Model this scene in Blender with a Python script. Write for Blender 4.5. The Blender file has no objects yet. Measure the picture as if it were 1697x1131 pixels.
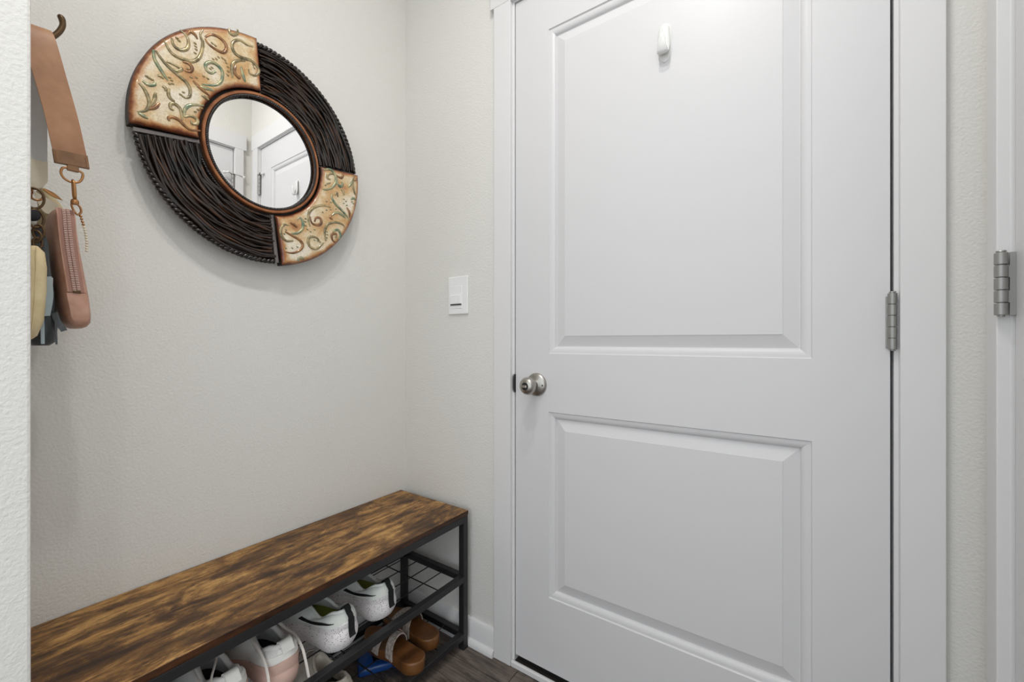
import bpy, bmesh, math, random
from mathutils import Vector, Matrix
random.seed(7)
R = math.radians
scene = bpy.context.scene
col = scene.collection

# ------------------------------------------------------------------ camera, world, lamps, exposure
cam_d = bpy.data.cameras.new('camera')
cam_d.sensor_width = 36.0
cam_d.lens = 689.8 / 1697 * 36.0
cam_d.clip_start = 0.02
cam = bpy.data.objects.new('camera', cam_d)
col.objects.link(cam)
cam.location = (0, 0, 1.055)
cam.rotation_euler = (R(90), 0, R(34.75))
scene.camera = cam

world = bpy.data.worlds.new('world')
scene.world = world
world.use_nodes = True
bg = world.node_tree.nodes['Background']
bg.inputs['Color'].default_value = (0.90, 0.955, 1.0, 1)
bg.inputs['Strength'].default_value = 1.62

CEIL = 2.74
LAMPS = [(-0.27, 0.47, 5.6), (-0.30, 0.13, 6.8), (0.40, -0.50, 4.0)]  # second lamp is added to brighten the niche and right door
for lx, ly, lw in LAMPS:
    ld = bpy.data.lights.new('downlight_glow', 'AREA')
    ld.shape = 'DISK'
    ld.size = 0.085
    ld.energy = lw
    ld.color = (1.0, 0.975, 0.94)
    lo = bpy.data.objects.new('downlight_glow', ld)
    col.objects.link(lo)
    lo.location = (lx, ly, CEIL - 0.022)

vs = scene.view_settings
vs.view_transform = 'Standard'
vs.look = 'None'
vs.exposure = 0.0
vs.gamma = 1.0
vs.use_curve_mapping = False


# ------------------------------------------------------------------ helpers
def lin(c):
    def g(x):
        x /= 255.0
        return x / 12.92 if x <= 0.04045 else ((x + 0.055) / 1.055) ** 2.4
    return (g(c[0]), g(c[1]), g(c[2]), 1.0)


def mat(name, rgb, rough=0.5, metal=0.0, spec=0.5, bump=None, var=None, coat=0.0, sheen=0.0):
    """rgb in sRGB 0-255; bump = (scale, strength, distance); var = (scale, rgb2, stretch)"""
    m = bpy.data.materials.new(name)
    m.use_nodes = True
    nt = m.node_tree
    b = nt.nodes['Principled BSDF']
    b.inputs['Base Color'].default_value = lin(rgb)
    b.inputs['Roughness'].default_value = rough
    b.inputs['Metallic'].default_value = metal
    b.inputs['Specular IOR Level'].default_value = spec
    b.inputs['Coat Weight'].default_value = coat
    b.inputs['Sheen Weight'].default_value = sheen
    tc = nt.nodes.new('ShaderNodeTexCoord')
    if var:
        mp = nt.nodes.new('ShaderNodeMapping')
        mp.inputs['Scale'].default_value = var[2] if len(var) > 2 else (1, 1, 1)
        n = nt.nodes.new('ShaderNodeTexNoise')
        n.inputs['Scale'].default_value = var[0]
        n.inputs['Detail'].default_value = 4
        mx = nt.nodes.new('ShaderNodeMix')
        mx.data_type = 'RGBA'
        rp = nt.nodes.new('ShaderNodeValToRGB')
        rp.color_ramp.elements[0].position = 0.35
        rp.color_ramp.elements[1].position = 0.65
        mx.inputs['A'].default_value = lin(rgb)
        mx.inputs['B'].default_value = lin(var[1])
        nt.links.new(tc.outputs['Object'], mp.inputs['Vector'])
        nt.links.new(mp.outputs['Vector'], n.inputs['Vector'])
        nt.links.new(n.outputs['Fac'], rp.inputs['Fac'])
        nt.links.new(rp.outputs['Color'], mx.inputs['Factor'])
        nt.links.new(mx.outputs['Result'], b.inputs['Base Color'])
    if bump:
        n2 = nt.nodes.new('ShaderNodeTexNoise')
        n2.inputs['Scale'].default_value = bump[0]
        n2.inputs['Detail'].default_value = 3
        bp = nt.nodes.new('ShaderNodeBump')
        bp.inputs['Strength'].default_value = bump[1]
        bp.inputs['Distance'].default_value = bump[2]
        nt.links.new(tc.outputs['Object'], n2.inputs['Vector'])
        nt.links.new(n2.outputs['Fac'], bp.inputs['Height'])
        nt.links.new(bp.outputs['Normal'], b.inputs['Normal'])
    return m


def ramp(nt, src, stops):
    r = nt.nodes.new('ShaderNodeValToRGB')
    el = r.color_ramp.elements
    while len(el) < len(stops):
        el.new(0.5)
    for e, (p, c) in zip(el, stops):
        e.position = p
        e.color = lin(c) if len(c) == 3 else c
    nt.links.new(src, r.inputs['Fac'])
    return r.outputs['Color']


def noise(nt, vec, scale, detail=5, rough=0.6, stretch=None, dist=0.0):
    if stretch:
        mp = nt.nodes.new('ShaderNodeMapping')
        mp.inputs['Scale'].default_value = stretch
        nt.links.new(vec, mp.inputs['Vector'])
        vec = mp.outputs['Vector']
    n = nt.nodes.new('ShaderNodeTexNoise')
    n.inputs['Scale'].default_value = scale
    n.inputs['Detail'].default_value = detail
    n.inputs['Roughness'].default_value = rough
    n.inputs['Distortion'].default_value = dist
    nt.links.new(vec, n.inputs['Vector'])
    return n.outputs['Fac']


def mix(nt, fac, a, b, mode='MIX'):
    m = nt.nodes.new('ShaderNodeMix')
    m.data_type = 'RGBA'
    m.blend_type = mode
    for s, x in (('Factor', fac), ('A', a), ('B', b)):
        if isinstance(x, (int, float)):
            m.inputs[s].default_value = x
        elif isinstance(x, tuple):
            m.inputs[s].default_value = x
        else:
            nt.links.new(x, m.inputs[s])
    return m.outputs['Result']


class MB:
    """collects vertices and faces; build() links them as ONE mesh object"""

    def __init__(self):
        self.v, self.f = [], []

    def box(self, x0, x1, y0, y1, z0, z1):
        n = len(self.v)
        self.v += [(x0, y0, z0), (x1, y0, z0), (x1, y1, z0), (x0, y1, z0), (x0, y0, z1), (x1, y0, z1), (x1, y1, z1), (x0, y1, z1)]
        self.f += [tuple(n + i for i in q) for q in ((0, 3, 2, 1), (4, 5, 6, 7), (0, 1, 5, 4), (1, 2, 6, 5), (2, 3, 7, 6), (3, 0, 4, 7))]
        return self

    def grid(self, rows, closeu=False, closev=False):
        n = len(self.v)
        nu, nv = len(rows), len(rows[0])
        for r in rows:
            self.v += [tuple(p) for p in r]
        for i in range(nu if closeu else nu - 1):
            for j in range(nv if closev else nv - 1):
                a, b = i, (i + 1) % nu
                c, d = j, (j + 1) % nv
                self.f.append((n + a * nv + c, n + b * nv + c, n + b * nv + d, n + a * nv + d))
        return self

    def ngon(self, pts, flip=False):
        n = len(self.v)
        self.v += [tuple(p) for p in pts]
        q = list(range(n, n + len(pts)))
        self.f.append(tuple(reversed(q)) if flip else tuple(q))
        return self

    def tube(self, path, r, n=8, closed=False, flat=1.0, up=None):
        path = [Vector(p) for p in path]
        m = len(path)
        rr = r if isinstance(r, (list, tuple)) else [r] * m
        rows = []
        prev = None
        for i, p in enumerate(path):
            if closed:
                t = path[(i + 1) % m] - path[i - 1]
            else:
                t = path[min(i + 1, m - 1)] - path[max(i - 1, 0)]
            if t.length < 1e-9:
                t = Vector((0, 0, 1))
            t.normalize()
            if up is not None:
                a = Vector(up) - t * t.dot(Vector(up))
            elif prev is None:
                a = t.orthogonal()
            else:
                a = prev - t * t.dot(prev)
            if a.length < 1e-6:
                a = t.orthogonal()
            a.normalize()
            prev = a
            b = t.cross(a)
            rows.append([p + (a * math.cos(2 * math.pi * k / n) * flat + b * math.sin(2 * math.pi * k / n)) * rr[i] for k in range(n)])
        self.grid(rows, closeu=closed, closev=True)
        if not closed:
            self.ngon(rows[0]); self.ngon(rows[-1], True)
        return self

    def lathe(self, prof, o, ax, n=24, cap=True):
        """prof = [(radius, height)] turned about the axis ax through o"""
        o, ax = Vector(o), Vector(ax).normalized()
        a = ax.orthogonal().normalized()
        b = ax.cross(a)
        rows = [[o + ax * h + (a * math.cos(2 * math.pi * k / n) + b * math.sin(2 * math.pi * k / n)) * r for k in range(n)] for r, h in prof]
        self.grid(rows, closev=True)
        if cap:
            self.ngon(rows[0], True); self.ngon(rows[-1])
        return self

    def ribbon(self, path, wdir, w, t, ndir=None):
        """flat strip: path centre line, wdir width direction(s), w width(s), t thickness"""
        path = [Vector(p) for p in path]
        m = len(path)
        rows = []
        for i, p in enumerate(path):
            tg = (path[min(i + 1, m - 1)] - path[max(i - 1, 0)]).normalized()
            wd = Vector(wdir[i] if isinstance(wdir, list) else wdir).normalized()
            nn = tg.cross(wd).normalized() if ndir is None else Vector(ndir)
            ww = (w[i] if isinstance(w, list) else w) / 2
            rows.append([p - wd * ww - nn * t / 2, p + wd * ww - nn * t / 2, p + wd * ww + nn * t / 2, p - wd * ww + nn * t / 2])
        self.grid(rows, closev=True)
        self.ngon(rows[0]); self.ngon(rows[-1], True)
        return self

    def ball(self, c, r, n=8, sc=(1, 1, 1)):
        rows = []
        for i in range(n // 2 + 1):
            th = math.pi * i / (n // 2)
            rr = max(math.sin(th), 1e-3)
            rows.append([(c[0] + r * sc[0] * rr * math.cos(2 * math.pi * k / n), c[1] + r * sc[1] * rr * math.sin(2 * math.pi * k / n), c[2] - r * sc[2] * math.cos(th)) for k in range(n)])
        return self.grid(rows, closev=True)

    def mesh(self, name, org=(0, 0, 0), bevel=0, segs=2, smooth=None, merge=0):
        me = bpy.data.meshes.new(name)
        me.from_pydata([(x - org[0], y - org[1], z - org[2]) for x, y, z in self.v], [], self.f)
        bm = bmesh.new()
        bm.from_mesh(me)
        if merge:
            bmesh.ops.remove_doubles(bm, verts=bm.verts, dist=merge)
        bmesh.ops.recalc_face_normals(bm, faces=bm.faces)
        if bevel:
            es = [e for e in bm.edges if len(e.link_faces) == 2 and e.calc_face_angle(0) > 0.5]
            bmesh.ops.bevel(bm, geom=es, offset=bevel, segments=segs, profile=0.5, affect='EDGES', clamp_overlap=True)
        bm.to_mesh(me)
        bm.free()
        if smooth is not None:
            for p in me.polygons:
                p.use_smooth = True
            me.set_sharp_from_angle(angle=R(smooth))
        return me

    def build(self, name, m, parent=None, local=False, org=None, **kw):
        if org is None:
            org = (0, 0, 0)
            if parent is not None and not local:
                q = parent
                while q.parent is not None:
                    q = q.parent
                org = tuple(q.location)
        me = self.mesh(name, org, **kw)
        return link(name, me, m, parent, org if parent is None else (0, 0, 0))


def link(name, me, m, parent=None, loc=(0, 0, 0)):
    o = bpy.data.objects.new(name, me)
    col.objects.link(o)
    if m is not None and not me.materials:
        me.materials.append(m)
    o.parent = parent
    o.location = loc
    return o


def tag(o, label, cat, group=None, kind=None):
    o['label'] = label
    o['category'] = cat
    if group:
        o['group'] = group
    if kind:
        o['kind'] = kind
    return o


def thing(name, label, cat, loc, group=None, rot=(0, 0, 0), kind=None):
    o = bpy.data.objects.new(name, None)
    o.empty_display_size = 0.05
    col.objects.link(o)
    o.location = loc
    o.rotation_euler = rot
    return tag(o, label, cat, group, kind)


def spline(pts, n=6, closed=False):
    """Catmull-Rom through pts"""
    P = [Vector(p) for p in pts]
    m = len(P)
    out = []
    for i in range(m if closed else m - 1):
        p0 = P[(i - 1) % m] if closed or i > 0 else P[0] * 2 - P[1]
        p1, p2 = P[i], P[(i + 1) % m]
        p3 = P[(i + 2) % m] if closed or i + 2 < m else P[-1] * 2 - P[-2]
        for k in range(n):
            t = k / n
            out.append(0.5 * ((2 * p1) + (p2 - p0) * t + (2 * p0 - 5 * p1 + 4 * p2 - p3) * t * t + (3 * p1 - p0 - 3 * p2 + p3) * t ** 3))
    if not closed:
        out.append(P[-1])
    return out


def interp(tab, x):
    if x <= tab[0][0]:
        return tab[0][1]
    for (a, b), (c, d) in zip(tab, tab[1:]):
        if x <= c:
            t = (x - a) / (c - a)
            t = t * t * (3 - 2 * t)
            return b + (d - b) * t
    return tab[-1][1]


# ------------------------------------------------------------------ materials
M = {}
M['wall'] = mat('painted_wall', (223, 221, 216), 0.75, spec=0.25, bump=(185, 0.42, 0.0035))
M['ceiling'] = mat('ceiling_paint', (236, 236, 234), 0.8, bump=(120, 0.3, 0.004))
M['white'] = mat('white_trim_paint', (222, 221, 221), 0.42, spec=0.4)
M['door'] = mat('white_door_paint', (215, 214, 215), 0.40, spec=0.4, bump=(160, 0.04, 0.002))
M['switch'] = mat('switch_plastic', (238, 238, 238), 0.35)
M['slot'] = mat('dark_slot', (30, 30, 30), 0.6)
M['nickel'] = mat('satin_nickel', (176, 172, 166), 0.33, metal=1.0)
M['hinge'] = mat('hinge_nickel', (160, 159, 156), 0.45, metal=0.85)
M['dark_strip'] = mat('dark_threshold', (44, 40, 37), 0.5)
M['black_steel'] = mat('black_powder_coat', (34, 34, 35), 0.45, spec=0.5, bump=(400, 0.08, 0.001))
M['plastic'] = mat('white_plastic', (226, 226, 224), 0.25)
M['sweep'] = mat('rubber_sweep', (25, 23, 22), 0.6)


def plank_mat():
    m = mat('grey_brown_plank', (96, 84, 76), 0.45)
    nt = m.node_tree
    b = nt.nodes['Principled BSDF']
    tc = nt.nodes.new('ShaderNodeTexCoord')
    oi = nt.nodes.new('ShaderNodeObjectInfo')
    add = nt.nodes.new('ShaderNodeVectorMath')
    add.operation = 'MULTIPLY_ADD'
    add.inputs[1].default_value = (7.3, 3.1, 0)
    nt.links.new(oi.outputs['Random'], add.inputs[0])
    nt.links.new(tc.outputs['Object'], add.inputs[2])
    v = add.outputs[0]
    g = noise(nt, v, 5.0, 8, 0.7, (1.0, 16, 1), 1.2)
    c = ramp(nt, g, [(0.28, (50, 43, 39)), (0.45, (96, 86, 78)), (0.58, (124, 112, 103)), (0.75, (84, 73, 66))])
    g2 = noise(nt, v, 3.2, 3, 0.5, (1, 2.5, 1), 2.5)
    k = ramp(nt, g2, [(0.45, (255, 255, 255)), (0.72, (120, 110, 105))])
    c = mix(nt, 0.75, c, k, 'MULTIPLY')
    nt.links.new(c, b.inputs['Base Color'])
    bp = nt.nodes.new('ShaderNodeBump')
    bp.inputs['Strength'].default_value = 0.15
    bp.inputs['Distance'].default_value = 0.002
    nt.links.new(g, bp.inputs['Height'])
    nt.links.new(bp.outputs['Normal'], b.inputs['Normal'])
    return m


def bench_mat():
    m = mat('rustic_wood', (110, 74, 38), 0.42, spec=0.4)
    nt = m.node_tree
    b = nt.nodes['Principled BSDF']
    tc = nt.nodes.new('ShaderNodeTexCoord')
    v = tc.outputs['Object']
    g = noise(nt, v, 3.6, 12, 0.72, (8, 1.6, 8), 0.35)
    c = ramp(nt, g, [(0.30, (58, 38, 22)), (0.42, (104, 71, 38)), (0.52, (162, 118, 62)), (0.62, (204, 158, 94)), (0.74, (130, 92, 52))])
    p = noise(nt, v, 6.0, 10, 0.70, (2.2, 1.0, 2.2), 0.4)
    pk = ramp(nt, p, [(0.45, (255, 255, 255)), (0.55, (146, 130, 118)), (0.68, (92, 82, 76))])
    c = mix(nt, 0.9, c, pk, 'MULTIPLY')
    q = noise(nt, v, 24, 9, 0.72, (2.6, 0.8, 2.6), 0.3)
    qk = ramp(nt, q, [(0.34, (78, 64, 52)), (0.43, (255, 255, 255))])
    c = mix(nt, 0.9, c, qk, 'MULTIPLY')
    fg = noise(nt, v, 40, 10, 0.8, (7.0, 0.45, 7), 0.1)
    fk = ramp(nt, fg, [(0.36, (84, 70, 58)), (0.50, (255, 255, 255))])
    c = mix(nt, 0.8, c, fk, 'MULTIPLY')
    nt.links.new(c, b.inputs['Base Color'])
    bp = nt.nodes.new('ShaderNodeBump')
    bp.inputs['Strength'].default_value = 0.12
    bp.inputs['Distance'].default_value = 0.001
    nt.links.new(fg, bp.inputs['Height'])
    nt.links.new(bp.outputs['Normal'], b.inputs['Normal'])
    return m


M['plank'] = plank_mat()
M['bench_wood'] = bench_mat()

# ------------------------------------------------------------------ the setting
XL, YD, XR = -1.293, 1.12, 0.285      # niche back wall, door wall, right wall
XN, YN = -0.90, 0.0968                # outer corner of the niche
T = 0.12


def struct(name, mb, m, label, cat, parent=None, **kw):
    o = mb.build(name, m, parent, **kw)
    if parent is None:
        tag(o, label, cat, kind='structure')
    return o


struct('wall_left', MB().box(XL - T, XL, YN - T, YD + T, 0, CEIL), M['wall'], 'light greige textured wall behind the bench and round mirror', 'wall')
struct('wall_near', MB().box(XL - T, XN, -0.75, YN, 0, CEIL), M['wall'], 'near textured wall end at the left edge of the picture', 'wall', bevel=0.004)
DX0, DX1, DZ0, DZ1 = -0.7614, 0.1474, 0.036, 2.152      # door slab
wb = MB()
wb.box(XL, -0.79, YD, YD + T, 0, CEIL).box(0.175, XR, YD, YD + T, 0, CEIL).box(-0.79, 0.175, YD, YD + T, 2.185, CEIL)
struct('wall_back', wb, M['wall'], 'light greige wall with the light switch around the white door', 'wall')
E2a, E2b = 1.022, 0.235                                  # right door slab along y
wr = MB()
wr.box(XR, XR + T, 1.045, YD + T, 0, CEIL).box(XR, XR + T, 0.05, 0.21, 0, CEIL).box(XR, XR + T, 0.21, 1.045, 2.185, CEIL)
struct('wall_right', wr, M['wall'], 'narrow greige wall at the right beside the second door', 'wall')
struct('ceiling', MB().box(XL - T, 1.6, -0.95, YD + T, CEIL, CEIL + 0.1), M['ceiling'], 'flat white ceiling above the entry', 'ceiling')

# floor: dark base and separate planks running along the door wall
fl = struct('floor', MB().box(XL - T, 1.6, -1.8, YD + T, -0.08, -0.006), M['sweep'], 'grey brown wood plank floor of the entry', 'floor')
PW, PL = 0.185, 1.22
plank_cache = {}
k = 0
y = YD + T - 0.02
row = 0
while y > -1.8:
    y0 = max(y - PW, -1.8)
    x = XL - T + [-0.55, -0.17, -0.9, -0.35][row % 4]
    while x < 1.6:
        a, b_ = max(x, XL - T), min(x + PL, 1.6)
        if b_ - a > 0.03 and y - y0 > 0.02:
            w, h = b_ - a - 0.0018, y - y0 - 0.0018
            key = (round(w, 4), round(h, 4))
            if key not in plank_cache:
                plank_cache[key] = MB().box(-w / 2, w / 2, -h / 2, h / 2, -0.006, 0).mesh('plank', bevel=0.0012, segs=1)
            link('plank', plank_cache[key], M['plank'], fl, ((a + b_) / 2, (y + y0) / 2, 0))
        x += PL
    y -= PW
    row += 1


# baseboards with quarter-round shoe moulding
def baseboard(name, p0, p1, nrm, label):
    p0, p1, nrm = Vector((*p0, 0)), Vector((*p1, 0)), Vector((*nrm, 0))
    o = None
    for nm, prof in (('baseboard', [(0, 0.001), (0.013, 0.001), (0.013, 0.078), (0.009, 0.085), (0, 0.087)]),
                     ('shoe_molding', [(0.013, 0.001), (0.026, 0.001), (0.026, 0.010), (0.0235, 0.017), (0.019, 0.0215), (0.013, 0.023)])):
        mb = MB()
        rows = [[p + nrm * a + Vector((0, 0, z)) for a, z in prof] for p in (p0, p1)]
        mb.grid(rows, closev=True)
        mb.ngon(rows[0]); mb.ngon(rows[1], True)
        if o is None:
            o = mb.build(name, M['white'], smooth=35)
            tag(o, label, 'baseboard', kind='structure')
        else:
            mb.build(nm, M['white'], o, smooth=35)


baseboard('baseboard_left', (XL, YN), (XL, YD), (1, 0), 'white baseboard along the wall behind the bench')
baseboard('baseboard_back', (XL + 0.014, YD), (-0.8405, YD), (0, -1), 'white baseboard with shoe molding left of the white door')
baseboard('baseboard_near', (XN, -0.75), (XN, YN - 0.002), (1, 0), 'white baseboard under the near wall end')


# doors: slab with two raised panels in moulded frames
PROF = [(0, 0), (0.0020, 0.0034), (0.0038, 0.0036)] + [(0.0038 + 0.0165 * math.sin(R(a)), 0.0036 + 0.0085 * (1 - math.cos(R(a)))) for a in range(7, 78, 7)] + [(0.0212, 0.0138), (0.0228, 0.0140), (0.0535, 0.0052), (0.0543, 0.0040)]


def door_slab(x0, x1, z0, z1, panels, th, f):
    """front face in local (x,z) at depth 0; f maps (x, depth, z) to world"""
    mb = MB()
    xs = sorted({x0, x1} | {p[0] for p in panels} | {p[1] for p in panels})
    zs = sorted({z0, z1} | {p[2] for p in panels} | {p[3] for p in panels})
    for i in range(len(xs) - 1):
        for j in range(len(zs) - 1):
            cx_, cz_ = (xs[i] + xs[i + 1]) / 2, (zs[j] + zs[j + 1]) / 2
            if any(p[0] < cx_ < p[1] and p[2] < cz_ < p[3] for p in panels):
                continue
            mb.ngon([f(xs[i], 0, zs[j]), f(xs[i + 1], 0, zs[j]), f(xs[i + 1], 0, zs[j + 1]), f(xs[i], 0, zs[j + 1])])
    for a, b, c, d in panels:
        rows = [[f(a + w, dp, c + w), f(b - w, dp, c + w), f(b - w, dp, d - w), f(a + w, dp, d - w)] for w, dp in PROF]
        mb.grid(rows, closev=True)
        mb.ngon(rows[-1])
    c4 = [(x0, z0), (x1, z0), (x1, z1), (x0, z1)]
    fr = [f(a, 0, b) for a, b in c4]
    bk = [f(a, th, b) for a, b in c4]
    mb.grid([fr, bk], closev=True)
    mb.ngon(bk)
    return mb


d1 = door_slab(DX0, DX1, DZ0, DZ1, [(-0.640, 0.0205, 1.016, 2.018), (-0.640, 0.0205, 0.262, 0.836)], 0.040, lambda x, d, z: (x, YD + d, z)).build('door_1', M['door'], smooth=11, merge=0.0002)
tag(d1, 'white two-panel door with a round knob closing the entry', 'door', kind='structure')
d2 = door_slab(E2b, E2a, 0.012, 2.152, [(E2b + 0.125, E2a - 0.125, 1.016, 2.018), (E2b + 0.125, E2a - 0.125, 0.262, 0.836)], 0.038, lambda x, d, z: (XR + 0.002 + d, x, z)).build('door_2', M['door'], smooth=11, merge=0.0002)
tag(d2, 'white door cut off by the right edge of the picture', 'door', kind='structure')

# casings: legs, head with ears, jamb with stop
def trim(name, boxes, label, bevel=0.0015):
    """first box is the piece itself, the others its parts"""
    o = None
    for nm, bx, bv in boxes:
        mb = MB().box(*bx)
        if o is None:
            o = mb.build(name, M['white'], bevel=bv)
            tag(o, label, 'trim', kind='structure')
        else:
            mb.build(nm, M['white'], o, bevel=bv)
    return o


YC = YD - 0.018
trim('trim_1', [('leg', (-0.8389, -0.7722, YC, YD, 0.002, 2.160), 0.0015), ('jamb', (-0.7770, -0.7648, YD - 0.004, YD + T, 0.002, 2.156), 0.001), ('door_stop', (-0.7648, -0.748, YD + 0.044, YD + T, 0.002, 2.156), 0)], 'white casing along the knob side of the white door')
tr2 = trim('trim_2', [('leg', (0.1600, 0.2240, YC, YD, 0.002, 2.160), 0.0015), ('jamb', (0.1528, 0.1755, YD - 0.002, YD + T, 0.002, 2.156), 0.001), ('door_stop', (0.132, 0.1528, YD + 0.044, YD + T, 0.002, 2.156), 0)], 'white casing along the hinge side of the white door')
trim('trim_3', [('head', (-0.8535, 0.2385, YD - 0.0185, YD, 2.160, 2.245), 0.0015), ('head_jamb', (-0.7725, 0.1600, YD - 0.004, YD + T, 2.156, 2.186), 0.001), ('door_stop', (-0.76, 0.15, YD + 0.044, YD + T, 2.135, 2.156), 0)], 'white head casing across the top of the white door')
XC = XR - 0.018
trim('trim_4', [('leg', (XC, XR, 1.0265, 1.072, 0.002, 2.160), 0.0015), ('jamb', (XR - 0.003, XR + T, 1.0255, 1.046, 0.002, 2.156), 0.001), ('door_stop', (XR + 0.044, XR + T, 1.0, 1.0255, 0.002, 2.156), 0)], 'narrow white casing on the right wall near the corner')
trim('trim_5', [('leg', (XC, XR, 0.165, 0.2305, 0.002, 2.160), 0.0015), ('jamb', (XR - 0.003, XR + T, 0.209, 0.2315, 0.002, 2.156), 0.001)], 'white casing on the near side of the right door')
trim('trim_6', [('head', (XC - 0.0005, XR, 0.15, 1.087, 2.160, 2.245), 0.0015), ('head_jamb', (XR - 0.003, XR + T, 0.2315, 1.0255, 2.156, 2.186), 0.001), ('door_stop', (XR + 0.044, XR + T, 0.2315, 1.0255, 2.13, 2.156), 0)], 'white head casing with ears above the right door')

# threshold under the entry door
th = MB().box(-0.7715, 0.1595, YD - 0.0165, YD - 0.005, 0.001, 0.0195).build('trim_7', M['white'], bevel=0.003)
tag(th, 'white wooden threshold strip under the entry door', 'threshold', kind='structure')
MB().box(-0.7645, 0.1525, YD - 0.005, YD + T, 0.001, 0.0155).build('sill_strip', M['dark_strip'], th, bevel=0.001)
MB().box(DX0 + 0.002, DX1 - 0.002, YD + 0.012, YD + 0.038, 0.0158, 0.0358).build('door_sweep', M['sweep'], d1)


# knob with rosette, lock button and strike
kx, kz = -0.6825, 0.918
ro = MB().lathe([(0.0365, 0), (0.0365, 0.002), (0.034, 0.006), (0.028, 0.0095), (0.019, 0.012), (0.0135, 0.015)], (kx, YD, kz), (0, -1, 0), 40).build('rosette', M['nickel'], d1, smooth=40)
MB().lathe([(0.0135, 0.0145), (0.0125, 0.022), (0.0135, 0.028), (0.019, 0.034), (0.0245, 0.042), (0.0268, 0.050), (0.0262, 0.057), (0.0232, 0.063), (0.0175, 0.0672), (0.0118, 0.0688), (0.0115, 0.0665)], (kx, YD, kz), (0, -1, 0), 40).build('knob', M['nickel'], d1, smooth=40)
MB().lathe([(0.0114, 0.0655), (0.0114, 0.0672)], (kx, YD, kz), (0, -1, 0), 24).build('button_well', M['slot'], d1)
MB().box(kx - 0.0095, kx + 0.0095, YD - 0.0765, YD - 0.0668, kz - 0.0042, kz + 0.0042).build('lock_button', M['nickel'], d1, bevel=0.002)
MB().lathe([(0.0032, 0.0), (0.0032, 0.0105)], (kx + 0.0255, YD, kz - 0.001), (0, -1, 0), 12).build('rosette_hole', M['slot'], d1)
# strike plate: rounded lip on the jamb edge
sp = MB()
rows = []
for i in range(13):
    z = kz - 0.030 + 0.060 * i / 12
    w = 0.0105 * math.sqrt(max(0, 1 - ((z - kz) / 0.031) ** 2)) + 0.001
    rows.append([(-0.7632, YD - 0.0062, z), (-0.7632 - w * 0.5, YD - 0.0072, z), (-0.7632 - w, YD - 0.0052, z), (-0.7632 - w, YD - 0.0035, z), (-0.7632, YD - 0.0035, z)])
sp.grid(rows, closev=True)
sp.build('strike_plate', M['hinge'], bpy.data.objects['trim_1'], smooth=40)
rows = []
for i in range(13):
    z = kz - 0.029 + 0.058 * i / 12
    w = 0.0052 * math.sqrt(max(0, 1 - ((z - kz) / 0.0295) ** 2)) + 0.0006
    rows.append([(-0.7618, YD - 0.0076, z), (-0.7618 - w, YD - 0.0078, z), (-0.7618 - w, YD - 0.004, z), (-0.7618, YD + 0.02, z)])
MB().grid(rows, closev=True).build('latch_hole', M['slot'], bpy.data.objects['trim_1'])


# hinges: five knuckles with a leaf
def hinge(parent, c, z0, z1, leafs, r=0.0074):
    h = None
    n = 5
    for i in range(n):
        a = z0 + (z1 - z0) * i / n + 0.0007
        b = z0 + (z1 - z0) * (i + 1) / n - 0.0007
        o = MB().lathe([(r * 0.93, 0), (r, 0.0006), (r, b - a - 0.0006), (r * 0.93, b - a)], (c[0], c[1], a), (0, 0, 1), 18).build('knuckle' if h else 'hinge', M['hinge'], h or parent, smooth=40)
        h = h or o
    MB().lathe([(r * 0.55, z0 - 0.002), (r * 0.55, z1 + 0.001), (r * 0.8, z1 + 0.001), (r * 0.7, z1 + 0.0028)], (c[0], c[1], 0), (0, 0, 1), 14).build('pin', M['hinge'], h, smooth=40)
    for l in leafs:
        MB().box(*l[:4], z0 + l[4], z1 - l[5]).build('leaf', M['hinge'], h, bevel=0.0006)
    return h


def pin_stop(h, c, z, u, w):
    """hinge-pin door stop: collar and two arms with bumpers"""
    u, w = Vector((*u, 0)), Vector((*w, 0))
    o = Vector((c[0], c[1], z))
    mb = MB().lathe([(0.011, 0), (0.011, 0.004)], o, (0, 0, 1), 14)
    mb.tube([o + Vector((0, 0, 0.002)), o + u * 0.03 + Vector((0, 0, 0.004)), o + u * 0.055 + w * 0.004], 0.0035, 8)
    mb.tube([o + Vector((0, 0, 0.002)), o - u * 0.028 + w * 0.012 + Vector((0, 0, 0.004)), o - u * 0.042 + w * 0.004], 0.0035, 8)
    s = mb.build('pin_stop', M['nickel'], h, smooth=40)
    MB().ball(tuple(o + u * 0.057 + w * 0.003), 0.0085, 12).ball(tuple(o - u * 0.044 + w * 0.002), 0.0085, 12).build('bumper', M['plastic'], h, smooth=60)


hc = (0.1500, YD - 0.0075)
hinge(d1, hc, 1.0378, 1.1507, [(0.1405, 0.150, YD - 0.0022, YD + 0.001, 0.003, 0.006)])
ht = hinge(d1, hc, 1.885, 1.998, [(0.1405, 0.150, YD - 0.0022, YD + 0.001, 0.003, 0.006)])
hinge(d1, hc, 0.19, 0.303, [(0.1405, 0.150, YD - 0.0022, YD + 0.001, 0.003, 0.006)])
pin_stop(ht, hc, 2.000, (1, 0), (0, -1))
hc2 = (XC + 0.0025, 1.0165)
for z0, z1 in ((1.0968, 1.2), (1.885, 1.998), (0.19, 0.303)):
    h2 = hinge(d2, hc2, z0, z1, [(XC + 0.0125, XR + 0.0025, 1.0185, 1.0215, 0.0, 0.0)], 0.0080)
    for q in (1, 3):
        s_ = (z1 - z0) / 5
        MB().box(XC + 0.004, XC + 0.0135, 1.0180, 1.0215, z0 + q * s_ + 0.0007, z0 + (q + 1) * s_ - 0.0007).build('leaf_tab', M['hinge'], h2)
    if z0 > 1.8:
        pin_stop(h2, hc2, 2.000, (0, 1), (-1, 0))

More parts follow.
